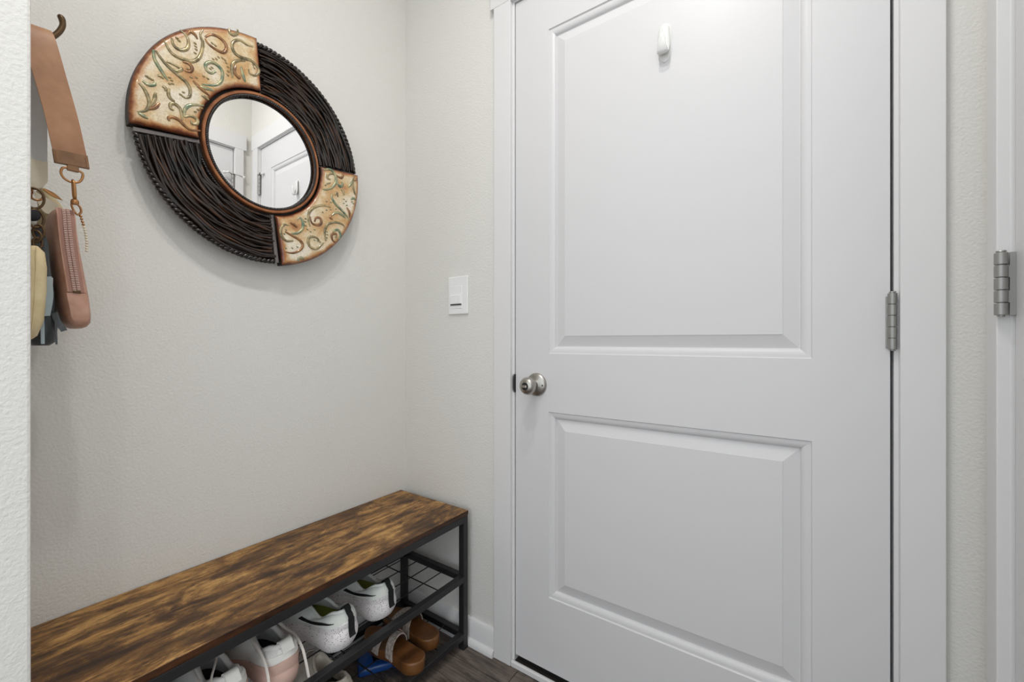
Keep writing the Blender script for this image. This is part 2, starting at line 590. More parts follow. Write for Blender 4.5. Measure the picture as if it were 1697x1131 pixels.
# recessed ceiling downlights (above the frame); the middle one is an added fill
for i, (lx, ly, lw) in enumerate(LAMPS):
    t = thing('recessed_downlight', ['round recessed ceiling light in front of the entry door', 'round recessed ceiling light in the middle of the entry', 'round recessed ceiling light furthest from the entry door'][i], 'ceiling light', (lx, ly, CEIL), 'recessed ceiling lights')
    MB().lathe([(0.068, -0.006), (0.074, -0.008), (0.092, -0.005), (0.094, 0.0)], (lx, ly, CEIL), (0, 0, 1), 32, cap=False).build('trim_ring', M['plastic'], t, smooth=40)
    MB().lathe([(0.068, -0.006), (0.068, -0.002)], (lx, ly, CEIL), (0, 0, 1), 32).build('lens', M['plastic'], t)

# light switch: plate, rocker, slot
sx0, sx1, sz0, sz1 = -1.0545, -0.9625, 1.151, 1.286
sw = thing('light_switch', 'white rectangular light switch between the mirror corner and the door', 'switch', (-1.0085, YD, 1.22))
MB().box(sx0, sx1, YD - 0.0065, YD, sz0, sz1).build('plate', M['switch'], sw, bevel=0.0025)
MB().box(-1.0425, -0.9895, YD - 0.0078, YD - 0.006, 1.172, 1.253).build('frame', M['switch'], sw, bevel=0.0006)
MB().box(-1.0405, -0.9905, YD - 0.0125, YD - 0.006, 1.1875, 1.220).build('rocker', M['switch'], sw, bevel=0.0015)
MB().box(-1.0410, -0.9900, YD - 0.0105, YD - 0.006, 1.1835, 1.1872).build('gap', M['slot'], sw)


# adhesive hook on the door
hx, hz = -0.2925, 1.835
hk = thing('adhesive_hook', 'white plastic adhesive hook high on the white door', 'hook', (hx, YD + 0.004, hz))
YP = YD + 0.0042          # surface of the raised panel
rows = []
for i in range(17):
    t = i / 16
    z = hz - 0.051 + 0.102 * t
    w = 0.0185 * max(0.05, math.sqrt(max(0, 1 - (2 * t - 1) ** 4)))
    dpt = 0.0035 + 0.0015 * math.sin(math.pi * t)
    rows.append([(hx + w * math.cos(a), YP - dpt * math.sin(a), z) for a in [math.pi * q / 16 for q in range(17)]])
MB().grid(rows).build('base_plate', M['plastic'], hk, smooth=60)
rows = []
path = spline([(0, 0.046), (-0.006, 0.036), (-0.0075, 0.012), (-0.0085, -0.012), (-0.013, -0.030), (-0.020, -0.033), (-0.0255, -0.021), (-0.0270, -0.004), (-0.0272, 0.010)], 8)
m_ = len(path)
for i, p in enumerate(path):
    t = i / (m_ - 1)
    w = interp([(0, 0.004), (0.12, 0.012), (0.35, 0.0155), (0.6, 0.014), (0.85, 0.010), (0.97, 0.006), (1, 0.002)], t)
    th_ = interp([(0, 0.002), (0.3, 0.004), (0.6, 0.0045), (0.9, 0.003), (1, 0.001)], t)
    q = path[min(i + 1, m_ - 1)] - path[max(i - 1, 0)]
    q.normalize()
    nn = Vector((q.y, -q.x))
    rows.append([(hx + w * math.cos(a), YP - 0.003 + p.x + nn.x * th_ * math.sin(a), hz + p.y + nn.y * th_ * math.sin(a)) for a in [2 * math.pi * s / 20 for s in range(20)]])
mb = MB().grid(rows, closev=True)
mb.ngon(rows[0]); mb.ngon(rows[-1], True)
mb.build('hook', M['plastic'], hk, smooth=60)
MB().box(hx - 0.0012, hx + 0.0012, YP - 0.0112, YP - 0.009, hz - 0.012, hz + 0.012).build('slot', M['slot'], hk)


SCROLLS_A = [[(-216,195),(-212,180),(-200,176),(-187,186),(-183,202),(-187,217),(-200,225)],[(-230,182),(-222,166),(-214,158),(-200,156),(-178,160),(-163,176),(-156,198),(-154,221),(-157,227),(-159,239),(-153,254)],[(-149,237),(-136,251),(-120,254),(-105,246),(-103,231),(-112,219),(-129,219),(-143,224),(-149,233)],[(-250,148),(-248,129),(-240,114),(-230,99),(-223,90)],[(-246,149),(-234,134),(-220,122),(-204,113),(-189,105),(-180,91),(-181,73),(-191,66),(-201,70)],[(-231,129),(-220,122),(-208,121),(-197,131),(-204,133),(-226,134)],[(-195,150),(-183,152),(-176,145),(-180,134),(-191,130)],[(-126,163),(-136,153),(-146,156),(-148,168),(-138,180),(-124,181),(-112,171),(-112,149),(-122,132),(-138,122),(-156,116)],[(-39,276),(-55,272),(-71,275),(-86,262),(-89,244),(-81,232),(-63,231),(-45,235),(-28,226),(-24,214),(-34,200),(-47,199),(-50,209)],[(-88,167),(-90,188),(-86,207),(-70,222),(-58,225)],[(-81,201),(-83,183),(-73,174),(-70,181)],[(-68,205),(-63,185),(-57,171)],[(-275,59),(-267,51),(-261,39),(-257,21),(-263,2),(-278,-7)],[(-246,51),(-248,33),(-256,15)],[(-239,30),(-247,16),(-261,5)],[(-276,-9),(-259,-15)],[(-221,73),(-222,58),(-218,50),(-210,47)],[(-212,25),(-218,27),(-218,37),(-210,41),(-200,35),(-197,21),(-195,9)],[(-220,-4),(-222,2),(-214,8),(-201,6),(-191,-2),(-178,-7),(-158,-1)],[(-191,18),(-190,37),(-178,54),(-151,65)],[(-190,19),(-178,27),(-165,24),(-166,13),(-176,9),(-176,16)],[(-234,72),(-228,70),(-228,63)],[(-174,115),(-156,103),(-138,95)],[(-167,105),(-147,110),(-129,113)],[(-156,89),(-140,84)],[(-96,291),(-94,280),(-86,280),(-76,291),(-76,301)],[(-187,220),(-179,233),(-170,230),(-165,222)],[(-269,67),(-259,63),(-248,69),(-247,76)],[(-243,93),(-236,94),(-231,90)]]
BEADS_A = [(-132,191),(-125,195),(-120,202),(-112,205),(-106,203),(-103,197),(-99,189),(-98,178),(-99,168),(-170,209),(-169,202),(-168,195),(-170,185),(-206,201),(-202,197),(-138,163),(-134,168),(-134,230),(-127,228),(-169,41),(-163,49),(-156,55),(-39,226),(-36,219),(-220,99),(-216,94),(-214,87),(-220,84),(-262,81),(-257,79),(-252,78),(-199,69),(-193,77),(-178,121),(-167,126),(-152,137),(-143,136),(-185,138)]
SCROLLS_B = [[(166,9),(185,17),(202,8),(206,-14),(195,-36),(175,-50),(162,-53)],[(188,-14),(178,-13),(180,-1),(192,6),(205,3)],[(205,6),(223,2),(230,11),(228,17)],[(209,1),(211,-18),(222,-27),(230,-16),(225,-11)],[(271,24),(267,-1),(271,-27),(281,-41)],[(282,19),(271,7)],[(251,-20),(267,6)],[(123,-178),(117,-161),(120,-136),(136,-116),(162,-103),(189,-102)],[(136,-160),(142,-146),(155,-146),(157,-161),(143,-169),(127,-165),(123,-147)],[(195,-59),(192,-69),(203,-86),(224,-100),(246,-117),(255,-130)],[(202,-60),(209,-51),(213,-63)],[(192,-126),(187,-135),(196,-139)],[(192,-127),(210,-113),(231,-118),(242,-125)],[(173,-212),(169,-184),(179,-159),(203,-146),(228,-146),(240,-155)],[(210,-191),(207,-182),(193,-188),(196,-204),(207,-210)],[(196,-178),(214,-168),(224,-182),(217,-198)],[(72,-231),(51,-235),(37,-220),(38,-200),(48,-189),(60,-189)],[(48,-209),(69,-217),(90,-225),(100,-238),(93,-254),(72,-267),(49,-268)],[(66,-212),(84,-206),(99,-190),(100,-168),(92,-158),(83,-166)],[(156,-221),(143,-208),(124,-209),(116,-223),(124,-240),(143,-242),(159,-227),(166,-219)],[(63,-180),(77,-185),(83,-190)],[(87,-289),(90,-279),(101,-277),(104,-281)],[(234,-51),(231,-39),(223,-36)],[(245,-88),(255,-102),(255,-119)],[(260,-57),(271,-50),(279,-55)]]
BEADS_B = [(108,-157),(108,-166),(109,-178),(114,-188),(124,-193),(136,-184),(162,-124),(175,-114),(189,-109),(206,-103),(171,-37),(178,-30),(185,-26),(176,-182),(177,-191),(176,-201),(234,-64),(242,-69),(234,-77),(245,-81),(175,-87),(189,-86),(51,-256),(69,-253),(84,-247),(207,-192),(146,-217),(136,-216),(51,-203),(46,-216),(264,-64),(270,-68)]

# ------------------------------------------------------------------ shoe bench
BX0, BX1, BY0, BY1, BZ = -1.262, -0.9426, 0.105, 1.094, 0.471
BX0 = -1.266
bench = thing('shoe_bench', 'rustic brown wooden shoe bench with black steel frame and wire shelves', 'bench', (-1.1, 0.6, 0))
sb = MB().box(XL + 0.004, BX1 - 0.0014, BY0, BY1, BZ - 0.0150, BZ).build('seat_board', M['bench_wood'], bench, bevel=0.0008, segs=1)
M['shaded_edge'] = mat('shaded_board_edge', (78, 46, 25), 0.4, spec=0.4, var=(9, (40, 24, 14), (1, 2.2, 14)))  # shade on the board's front edge, put into a darker strip colour
MB().box(BX1 - 0.0014, BX1, BY0, BY1, BZ - 0.0150, BZ - 0.0004).build('shaded_edge', M['shaded_edge'], sb, bevel=0.0003, segs=1)
S = 0.022
for lx in (BX0, BX1 - S):
    for ly in (BY0, BY1 - S - 0.002):
        lg = MB().box(lx, lx + S, ly, ly + S, 0.006, BZ - 0.0155).build('leg', M['black_steel'], bench, bevel=0.0015)
        MB().box(lx - 0.0005, lx + S + 0.0005, ly - 0.0005, ly + S + 0.0005, 0.0, 0.0065).build('foot_cap', M['slot'], lg, bevel=0.001)


def frame(z0, z1, out):
    b0, b1 = BY0 + S, BY1 - S - 0.002
    for x in (BX0, BX1 - S):
        d = out if x > -1.1 else 0
        MB().box(x + d, x + S + d, b0, b1, z0, z1).build('rail', M['black_steel'], bench, bevel=0.0015)
    for y in (BY0, BY1 - S - 0.002):
        MB().box(BX0 + S, BX1 - S, y, y + S, z0, z1).build('side_rail', M['black_steel'], bench, bevel=0.0015)


frame(BZ - 0.0375, BZ - 0.0155, 0)
frame(0.231, 0.251, 0)
frame(0.036, 0.056, 0)
wm = MB().tube([(0, BY0 + S, 0), (0, BY1 - S, 0)], 0.0019, 6).mesh('wire', smooth=60)
wc = MB().tube([(BX0 + S, 0, 0), (BX1 - S, 0, 0)], 0.0019, 6).mesh('cross_wire', smooth=60)
for zz in (0.246, 0.051):
    for x in (-1.212, -1.158, -1.096, -1.033):
        o = link('wire', wm, M['black_steel'], bench)
        o.location = (x + 1.1, -0.6, zz)
    for y in (0.255, 0.435, 0.615, 0.795, 0.976):
        o = link('cross_wire', wc, M['black_steel'], bench)
        o.location = (1.1, y - 0.6, zz - 0.0034)

# ------------------------------------------------------------------ round wall mirror
M['copper'] = mat('copper_paint', (166, 108, 68), 0.45, metal=0.25, var=(30, (128, 76, 44)), bump=(120, 0.15, 0.001))
M['twig'] = mat('dark_lacquered_willow', (18, 13, 11), 0.18, spec=0.5, var=(16, (44, 29, 20)), coat=0.12)
M['twig_brown'] = mat('brown_lacquered_willow', (74, 46, 26), 0.18, spec=0.5, var=(20, (26, 18, 14)), coat=0.12)
M['rope'] = mat('dark_lacquered_rope', (34, 27, 24), 0.26, spec=0.5, coat=0.2)
M['bar'] = mat('gunmetal_strap', (128, 122, 120), 0.32, metal=0.6)
M['mirror_back'] = mat('black_frame_metal', (30, 26, 24), 0.45, metal=0.3)
M['glass'] = mat('mirror_silver', (250, 250, 250), 0.0, metal=1.0)
M['scroll'] = mat('antiqued_brass', (186, 166, 120), 0.22, metal=0.3, var=(70, (104, 94, 62)), coat=0.8)
M['scroll_green'] = mat('verdigris_brass', (182, 172, 130), 0.22, metal=0.3, var=(60, (84, 116, 96)), coat=0.8)
M['scroll_rust'] = mat('rusted_brass', (168, 120, 72), 0.22, metal=0.3, var=(60, (104, 66, 36)), coat=0.8)
M['panel_side'] = mat('panel_dark_edge', (34, 23, 18), 0.55, spec=0.3)


def panel_mat():
    """burnished glaze: cream field, amber clouds, rust-brown burnt rim (attribute 'rim' = distance from the panel's rim)"""
    m = mat('burnished_enamel', (214, 190, 150), 0.3, spec=0.6, coat=0.5)
    nt = m.node_tree
    b = nt.nodes['Principled BSDF']
    tc = nt.nodes.new('ShaderNodeTexCoord')
    at = nt.nodes.new('ShaderNodeAttribute')
    at.attribute_name = 'rim'
    n1 = noise(nt, tc.outputs['Object'], 14, 3, 0.5)
    c = ramp(nt, n1, [(0.40, (236, 226, 206)), (0.52, (224, 204, 166)), (0.62, (210, 170, 116)), (0.74, (178, 122, 70))])
    n2 = noise(nt, tc.outputs['Object'], 260, 3, 0.6)
    k = ramp(nt, n2, [(0.3, (205, 190, 170)), (0.6, (255, 255, 255))])
    c = mix(nt, 0.6, c, k, 'MULTIPLY')
    n3 = noise(nt, tc.outputs['Object'], 45, 4, 0.6)
    ad = nt.nodes.new('ShaderNodeMath')
    ad.operation = 'MULTIPLY_ADD'
    ad.inputs[1].default_value = 0.35
    nt.links.new(n3, ad.inputs[0])
    nt.links.new(at.outputs['Fac'], ad.inputs[2])
    rim = ramp(nt, ad.outputs[0], [(0.16, (70, 36, 20)), (0.25, (142, 78, 38)), (0.38, (214, 168, 118)), (0.56, (255, 255, 255))])
    c = mix(nt, 1.0, c, rim, 'MULTIPLY')
    nt.links.new(c, b.inputs['Base Color'])
    return m


M['panel'] = panel_mat()

mir = thing('wall_mirror', 'round wall mirror framed by scrolled enamel panels and dark woven willow', 'mirror', (-1.246, 0.569, 1.582))
nv = Vector((math.cos(-0.01854) * math.cos(-0.0106), math.sin(-0.01854) * math.cos(-0.0106), math.sin(-0.0106)))
eu = Vector((0, 0, 1)).cross(nv).normalized()
ew = nv.cross(eu)
mir.rotation_euler = Matrix((eu, ew, nv)).transposed().to_euler()
EX, EY = 0.97, 1.03


def pol(r, a, z):
    return Vector((EX * r * math.cos(R(a)), EY * r * math.sin(R(a)), z))


def sector(r0, r1, a0, a1, zf, n=48, m=10):
    return [[pol(r0 + (r1 - r0) * j / m, a0 + (a1 - a0) * i / n, zf(i / n, j / m)) for j in range(m + 1)] for i in range(n + 1)]


# hidden backing ring that carries everything, standing off the wall
MB().grid([[pol(r, 5 * i, z) for r, z in ((0.150, -0.004), (0.284, -0.004), (0.284, -0.020), (0.150, -0.020))] for i in range(72)], closeu=True, closev=True).build('backing_ring', M['mirror_back'], mir, local=True, smooth=40)
for a in (60, 300, 180):
    MB().lathe([(0.012, -0.044), (0.012, -0.018)], pol(0.2, a, 0), (0, 0, 1), 12).build('standoff', M['mirror_back'], mir, local=True)
# glass disc
gl = MB()
gl.grid([[pol(r, 5 * i, z) for r, z in ((0.148, -0.006), (0.148, 0.0))] for i in range(72)], closeu=True)
gl.ngon([pol(0.148, 5 * i, 0) for i in range(72)])
gl.build('mirror_glass', M['glass'], mir, local=True)
# copper ring round the glass
prof = [(0.1495, 0.0005), (0.1495, 0.010), (0.1510, 0.0118), (0.1560, 0.0118), (0.1578, 0.010), (0.1580, -0.006), (0.1495, -0.006)]
MB().grid([[pol(r, 3 * i, z) for r, z in prof] for i in range(120)], closeu=True, closev=True).build('copper_ring', M['copper'], mir, local=True, smooth=40)


# beaded rope between copper and glass: twisted two-strand rope
def rope(r, a0, a1, z, rad, pitch, name, m, parent, closed=False):
    L = R(a1 - a0) * r
    turns = L / pitch
    n = int(turns * 9)
    for ph in (0, math.pi):
        mb = MB()
        pts = []
        for i in range(n + (0 if closed else 1)):
            t = i / n
            w = 2 * math.pi * round(turns) * t + ph
            pts.append(pol(r + rad * 0.55 * math.cos(w), a0 + (a1 - a0) * t, z + rad * 0.55 * math.sin(w)))
        mb.tube(pts, rad * 0.62, 6, closed=closed)
        mb.build(name, m, parent, local=True, smooth=60)


rope(0.1466, 0, 360, 0.0100, 0.0036, 0.0105, 'bead_strand', M['rope'], mir, True)

PA = (95.2, 186.5)          # upper left panel
PB = (-81.3, 6.2)           # lower right panel
ZP = 0.016
RI, RO = 0.1645, 0.301


def enamel_panel(a0, a1, scrolls, beads, label, kinds):
    n, m = 56, 18

    def zf(s, t):
        e = min(s, 1 - s) * (R(a1 - a0) * 0.24) if False else min(s, 1 - s) * 0.36
        d = min(e, t * (RO - RI), (1 - t) * (RO - RI))
        return ZP - 0.007 * max(0, 1 - d / 0.009) ** 2 + 0.002 * math.sin(math.pi * t)
    ts = [0, 0.012, 0.03, 0.06, 0.1, 0.16, 0.24, 0.33, 0.42, 0.5, 0.58, 0.67, 0.76, 0.84, 0.9, 0.94, 0.97, 0.988, 1]
    ss = [0, 0.004, 0.01, 0.02, 0.032] + [0.05 + 0.9 * i / 46 for i in range(47)] + [0.968, 0.98, 0.99, 0.996, 1]
    rows = [[pol(RI + (RO - RI) * t, a0 + (a1 - a0) * s, zf(s, t)) for t in ts] for s in ss]
    o = MB().grid(rows).build('enamel_panel', M['panel'], mir, local=True, smooth=60)
    at = o.data.attributes.new('rim', 'FLOAT', 'POINT')
    vals = []
    for s in ss:
        for t in ts:
            rr = RI + (RO - RI) * t
            vals.append(min(1.0, min(min(s, 1 - s) * R(a1 - a0) * rr, t * (RO - RI) * 1.4, (1 - t) * (RO - RI)) / 0.045))
    for d, v in zip(at.data, vals):
        d.value = v
    o['label'] = label
    # dark folded edge
    mb = MB()
    loop = [r[0] for r in rows] + rows[-1][1:] + [r[-1] for r in reversed(rows)][1:] + list(reversed(rows[0]))[1:-1]
    mb.grid([[(p.x, p.y, p.z), (p.x, p.y, p.z - 0.0015), (p.x, p.y, -0.018)] for p in loop], closeu=True)
    mb.build('folded_edge', M['panel_side'], o, local=True)
    for i, c in enumerate(scrolls):
        pts = spline([(x / 1000, y / 1000, 0) for x, y in c], 5)
        k = len(pts)
        q = []
        for p in pts:
            rr = math.hypot(p.x / EX, p.y / EY)
            q.append(Vector((p.x, p.y, ZP + 0.002 * math.sin(math.pi * max(0, min(1, (rr - RI) / (RO - RI)))) + 0.0002)))
        rad = [0.0036 * (0.5 + 0.75 * math.sin(math.pi * min(1, 0.08 + 0.92 * j / (k - 1)))) for j in range(k)]
        MB().tube(q, rad, 7, flat=0.62, up=(0, 0, 1)).build('scroll', M[kinds[i % len(kinds)]], o, local=True, smooth=60)
    for i, (x, y) in enumerate(beads):
        if i == 0:
            bm_ = MB().ball((0, 0, 0), 0.0030, 8, (1.3, 0.8, 0.8)).mesh('bead', smooth=60)
        b = link('bead', bm_, M[kinds[(i // 3) % len(kinds)]], o)
        b.location = (x / 1000, y / 1000, ZP + 0.0018)
        b.rotation_euler = (0, 0, math.atan2(y, x) + 0.6)
    return o


enamel_panel(*PA, SCROLLS_A, BEADS_A, 'large cream enamel panel with rust edges and brass scrolls', ['scroll', 'scroll', 'scroll_rust', 'scroll_green'])
enamel_panel(*PB, SCROLLS_B, BEADS_B, 'smaller amber enamel panel with green-tinged scrolls', ['scroll_green', 'scroll', 'scroll_rust'])

# woven willow sections: backing plate, twigs, wrapped outer rope, seam straps
TW = []
for a0, a1, lab in ((7.4, 94.2, 'dark woven willow section at the upper right'), (189.8, 275.2, 'dark woven willow section at the lower left')):
    o = MB().grid([[pol(r, a0 + (a1 - a0) * i / 40, z) for r, z in ((0.164, -0.016), (0.164, -0.003), (0.288, -0.003), (0.288, -0.016))] for i in range(41)], closev=True).build('willow_section', M['mirror_back'], mir, local=True)
    o['label'] = lab
    n0, n1 = 17, 19
    for k in range(n0 + n1):
        layer = 0 if k < n0 else 1
        kk, nn = (k, n0) if layer == 0 else (k - n0, n1)
        rb = 0.1725 + (0.2825 - 0.1725) * (kk + (0.5 if layer == 0 else 0.0)) / (nn - (0 if layer == 0 else 1))
        ph, ph2, amp = random.uniform(0, 6.28), random.uniform(0, 6.28), random.uniform(0.003, 0.0075)
        f1, f2 = random.uniform(0.8, 1.8), random.uniform(2.5, 4.5)
        s0, s1 = random.uniform(-0.4, 1.6), random.uniform(-0.4, 1.6)
        drift = random.uniform(-0.014, 0.014)
        pts, rad = [], []
        base = random.uniform(0.0034, 0.0058)
        for i in range(33):
            t = i / 32
            rr = rb + drift * (t - 0.5) + amp * math.sin(6.283 * f1 * t + ph) * 0.8 + 0.0014 * math.sin(6.283 * f2 * t + ph2)
            rr = max(0.1695, min(0.2855, rr))
            z = 0.0005 + layer * 0.0060 + 0.0036 * math.sin(6.283 * f1 * t * 1.3 + ph2)
            pts.append(pol(rr, a0 + s0 + (a1 - s1 - a0 - s0) * t, z))
            rad.append(base * (0.62 + 0.42 * math.sin(math.pi * (0.1 + 0.8 * t))) * (0.88 + 0.12 * math.sin(19 * t + ph)))
        MB().tube(pts, rad, 7).build('twig', M['twig_brown' if k % 5 == 2 else 'twig'], o, local=True, smooth=60)
    rope(0.2895, a0, a1, 0.002, 0.0072, 0.024, 'rim_strand', M['rope'], o)
    rope(0.1672, a0, a1, 0.003, 0.0034, 0.012, 'inner_strand', M['rope'], o)
for a, w in ((188.1, 2.4), (276.9, 2.6), (6.9, 1.0), (94.7, 1.0)):
    mb = MB()
    p, q = pol(0.162, a, 0), pol(0.293, a, 0)
    tg = (q - p).normalized()
    sd = Vector((-tg.y, tg.x, 0))
    mb.ribbon([p, q], sd, 0.0042 * w, 0.004, (0, 0, 1))
    mb.build('seam_strap', M['bar'], mir, local=True, bevel=0.001, segs=1)

# ------------------------------------------------------------------ shoes
def speckle_mat():
    m = mat('speckled_foam', (226, 222, 220), 0.6)
    nt = m.node_tree
    b = nt.nodes['Principled BSDF']
    tc = nt.nodes.new('ShaderNodeTexCoord')
    vo = nt.nodes.new('ShaderNodeTexVoronoi')
    vo.inputs['Scale'].default_value = 230
    nt.links.new(tc.outputs['Object'], vo.inputs['Vector'])
    n = noise(nt, tc.outputs['Object'], 45, 2)
    md = nt.nodes.new('ShaderNodeMath')
    md.operation = 'MULTIPLY_ADD'
    md.inputs[1].default_value = 0.55
    nt.links.new(n, md.inputs[0])
    nt.links.new(vo.outputs['Distance'], md.inputs[2])
    c = ramp(nt, md.outputs[0], [(0.44, (46, 44, 52)), (0.50, (240, 235, 235))])
    nt.links.new(c, b.inputs['Base Color'])
    return m


M['speckle'] = speckle_mat()
M['mint'] = mat('pale_mint_mesh', (236, 238, 230), 0.75, var=(18, (218, 228, 228)), bump=(700, 0.3, 0.001), sheen=0.2)
M['olive'] = mat('olive_lining', (112, 118, 34), 0.9)
M['grey_lining'] = mat('grey_lining', (186, 186, 186), 0.9, bump=(600, 0.3, 0.001))
M['dark_lining'] = mat('dark_insole', (28, 24, 22), 0.9)
M['black_fabric'] = mat('black_webbing', (18, 18, 20), 0.85)
M['shoe_white'] = mat('white_shoe_knit', (226, 224, 220), 0.8, bump=(800, 0.3, 0.001))
M['shoe_white2'] = mat('white_shoe_leather', (236, 234, 228), 0.5)
M['pink'] = mat('blush_suede', (212, 178, 164), 0.85, bump=(500, 0.2, 0.001))
M['lace'] = mat('cream_lace', (222, 214, 206), 0.85, bump=(900, 0.3, 0.001))
M['sole_white'] = mat('white_rubber', (220, 216, 210), 0.55)
M['beige'] = mat('beige_knit', (190, 178, 162), 0.8, var=(40, (214, 206, 194)), bump=(500, 0.3, 0.001))
M['brown_shoe'] = mat('dark_brown_suede', (74, 50, 32), 0.85, var=(25, (52, 34, 22)))
M['brown_sole'] = mat('brown_rubber', (48, 34, 26), 0.7)
M['black_shoe'] = mat('black_knit', (30, 30, 32), 0.85)
M['cork'] = mat('tan_footbed', (122, 80, 42), 0.36, var=(10, (92, 56, 28), (3, 1, 1)), bump=(300, 0.15, 0.001))
M['strap_white'] = mat('woven_white_strap', (208, 200, 192), 0.8, var=(120, (156, 140, 130)), bump=(500, 0.4, 0.002))
M['strap_in'] = mat('strap_lining', (90, 60, 44), 0.9)

WS = [(0, 0.034), (0.14, 0.0375), (0.40, 0.0365), (0.66, 0.0505), (0.80, 0.048), (1, 0.036)]


def plan(s, side, L, wid=1.0):
    w = interp(WS, s) * wid
    if s < 0.13:
        w *= math.sqrt(max(0, 1 - ((0.13 - s) / 0.13) ** 2))
    if s > 0.78:
        w *= math.sqrt(max(0, 1 - ((s - 0.78) / 0.22) ** 2))
    c = 0.010 * max(0, s - 0.4) / 0.6
    return Vector((s * L, side * w + c, 0))


def ringpts(n, L, wid):
    out = []
    for i in range(n):
        ph = i / n
        s = 0.5 - 0.5 * math.cos(2 * math.pi * ph)
        out.append((ph, s, plan(s, 1 if ph < 0.5 else -1, L, wid)))
    return out


class Shoe:
    """heel at local x = 0, toe towards +x, ground z = 0"""

    def __init__(self, L=0.30, wid=1.05, hh=0.052, ht=0.030, heel=0.112, dip=0.086, tongue=0.128, flare=1.06):
        self.L, self.wid, self.hh, self.ht = L, wid, hh, ht
        self.heel, self.dip, self.tongue, self.flare = heel, dip, tongue, flare
        self.op0, self.op1 = 0.045, 0.54

    def h(self, s):
        return interp([(0, self.hh), (0.35, self.hh * 0.88), (0.75, self.ht), (1, self.ht)], s)

    def spring(self, s):
        return 0.012 * max(0, (s - 0.78) / 0.22) ** 2 + 0.006 * max(0, (0.1 - s) / 0.1) ** 2

    def bottom(self, ph):
        s = 0.5 - 0.5 * math.cos(2 * math.pi * ph)
        p = plan(s, 1 if ph % 1 < 0.5 else -1, self.L, self.wid * 0.985)
        p.z = self.h(s) - 0.004 + self.spring(s)
        return p, s

    def top(self, ph):
        so = 0.5 - 0.5 * math.cos(2 * math.pi * ph)
        s = self.op0 + (self.op1 - self.op0) * so
        hw = 0.029 * (max(0, 1 - (2 * so - 1) ** 2)) ** 0.42 * (1 - 0.18 * so)
        z = interp([(0, self.heel), (0.10, self.heel - 0.003), (0.42, self.dip), (0.72, self.dip + 0.012), (1, self.tongue)], so)
        return Vector((s * self.L, (1 if ph % 1 < 0.5 else -1) * hw + 0.002, z))

    def S(self, ph, k, off=0.0):
        b, s = self.bottom(ph)
        t = self.top(ph)
        e = 1.25 if s > 0.5 else 1.0
        hf = 1 - math.cos(k * math.pi / 2)
        zf = math.sin(k * math.pi / 2) ** e
        if s > 0.62:
            zf = zf * (0.86 + 0.14 * k)
        p = Vector((b.x + (t.x - b.x) * hf, b.y + (t.y - b.y) * hf, b.z + (t.z - b.z) * zf))
        bul = 0.004 * math.sin(math.pi * k)
        c = Vector((self.L * 0.3, 0, 0)) if s < 0.3 else Vector((p.x, 0.004, 0))
        d = Vector((p.x - c.x, p.y - c.y, 0))
        if d.length > 1e-6:
            d.normalize()
        p += d * (bul + off * (1 - 0.6 * k if s > 0.5 else 1)) + Vector((0, 0, off * (0.9 * k if s > 0.45 else 0.15 * k)))
        return p

    def sole(self, n=56):
        rows = []
        for sc, zf in ((0.93, 0.0), (0.985, 0.10), (1.0 * self.flare, 0.38), (1.01 * self.flare, 0.62), (1.0 * self.flare ** 0.5, 0.88), (0.985, 1.0), (0.93, 1.0)):
            r = []
            for ph, s, p in ringpts(n, self.L, self.wid):
                xx = (p.x - self.L * 0.45) * (1 + (sc - 1) * 0.45) + self.L * 0.45
                r.append((xx, p.y * sc, self.spring(s) + zf * self.h(s)))
            rows.append(r)
        mb = MB().grid(rows, closev=True)
        mb.ngon(rows[0], True); mb.ngon(rows[-1])
        return mb

    def upper(self, n=64, m=14):
        return MB().grid([[self.S(i / n, j / m) for i in range(n)] for j in range(m + 1)], closev=True)

    def collar(self, n=64, r=0.0042):
        return MB().tube([self.top(i / n) + Vector((0, 0, 0.0005)) for i in range(n)], r, 8, closed=True)

    def inner(self, n=64):
        rows = []
        for f, q in ((0, 0.9), (0.25, 0.88), (0.6, 0.96), (1.0, 1.0)):
            r = []
            for i in range(n):
                t = self.top(i / n)
                c = Vector((self.L * 0.29, 0.002, t.z))
                p = c + (t - c) * q
                p.z = t.z + (self.hh + 0.004 - t.z) * f
                r.append(p)
            rows.append(r)
        return MB().grid(rows, closev=True), rows[-1]

    def patch(self, p0, p1, k0, k1, off, n=24, m=6):
        """overlay between phases p0..p1 and heights k0..k1 (numbers or functions of t)"""
        g = lambda q, t: q(t) if callable(q) else q
        rows = []
        for i in range(n + 1):
            t = i / n
            ph = p0 + (p1 - p0) * t
            a, b = g(k0, t), g(k1, t)
            mid = [self.S(ph, a + (b - a) * j / m, off) for j in range(m + 1)]
            rows.append([self.S(ph, a, -0.0005)] + mid + [self.S(ph, b, -0.0005)])
        mb = MB().grid(rows)
        return mb


def shoe_root(name, label, x, y, z, rz, group):
    return thing(name, label, 'shoe', (x, y, z), group, (0, 0, rz))


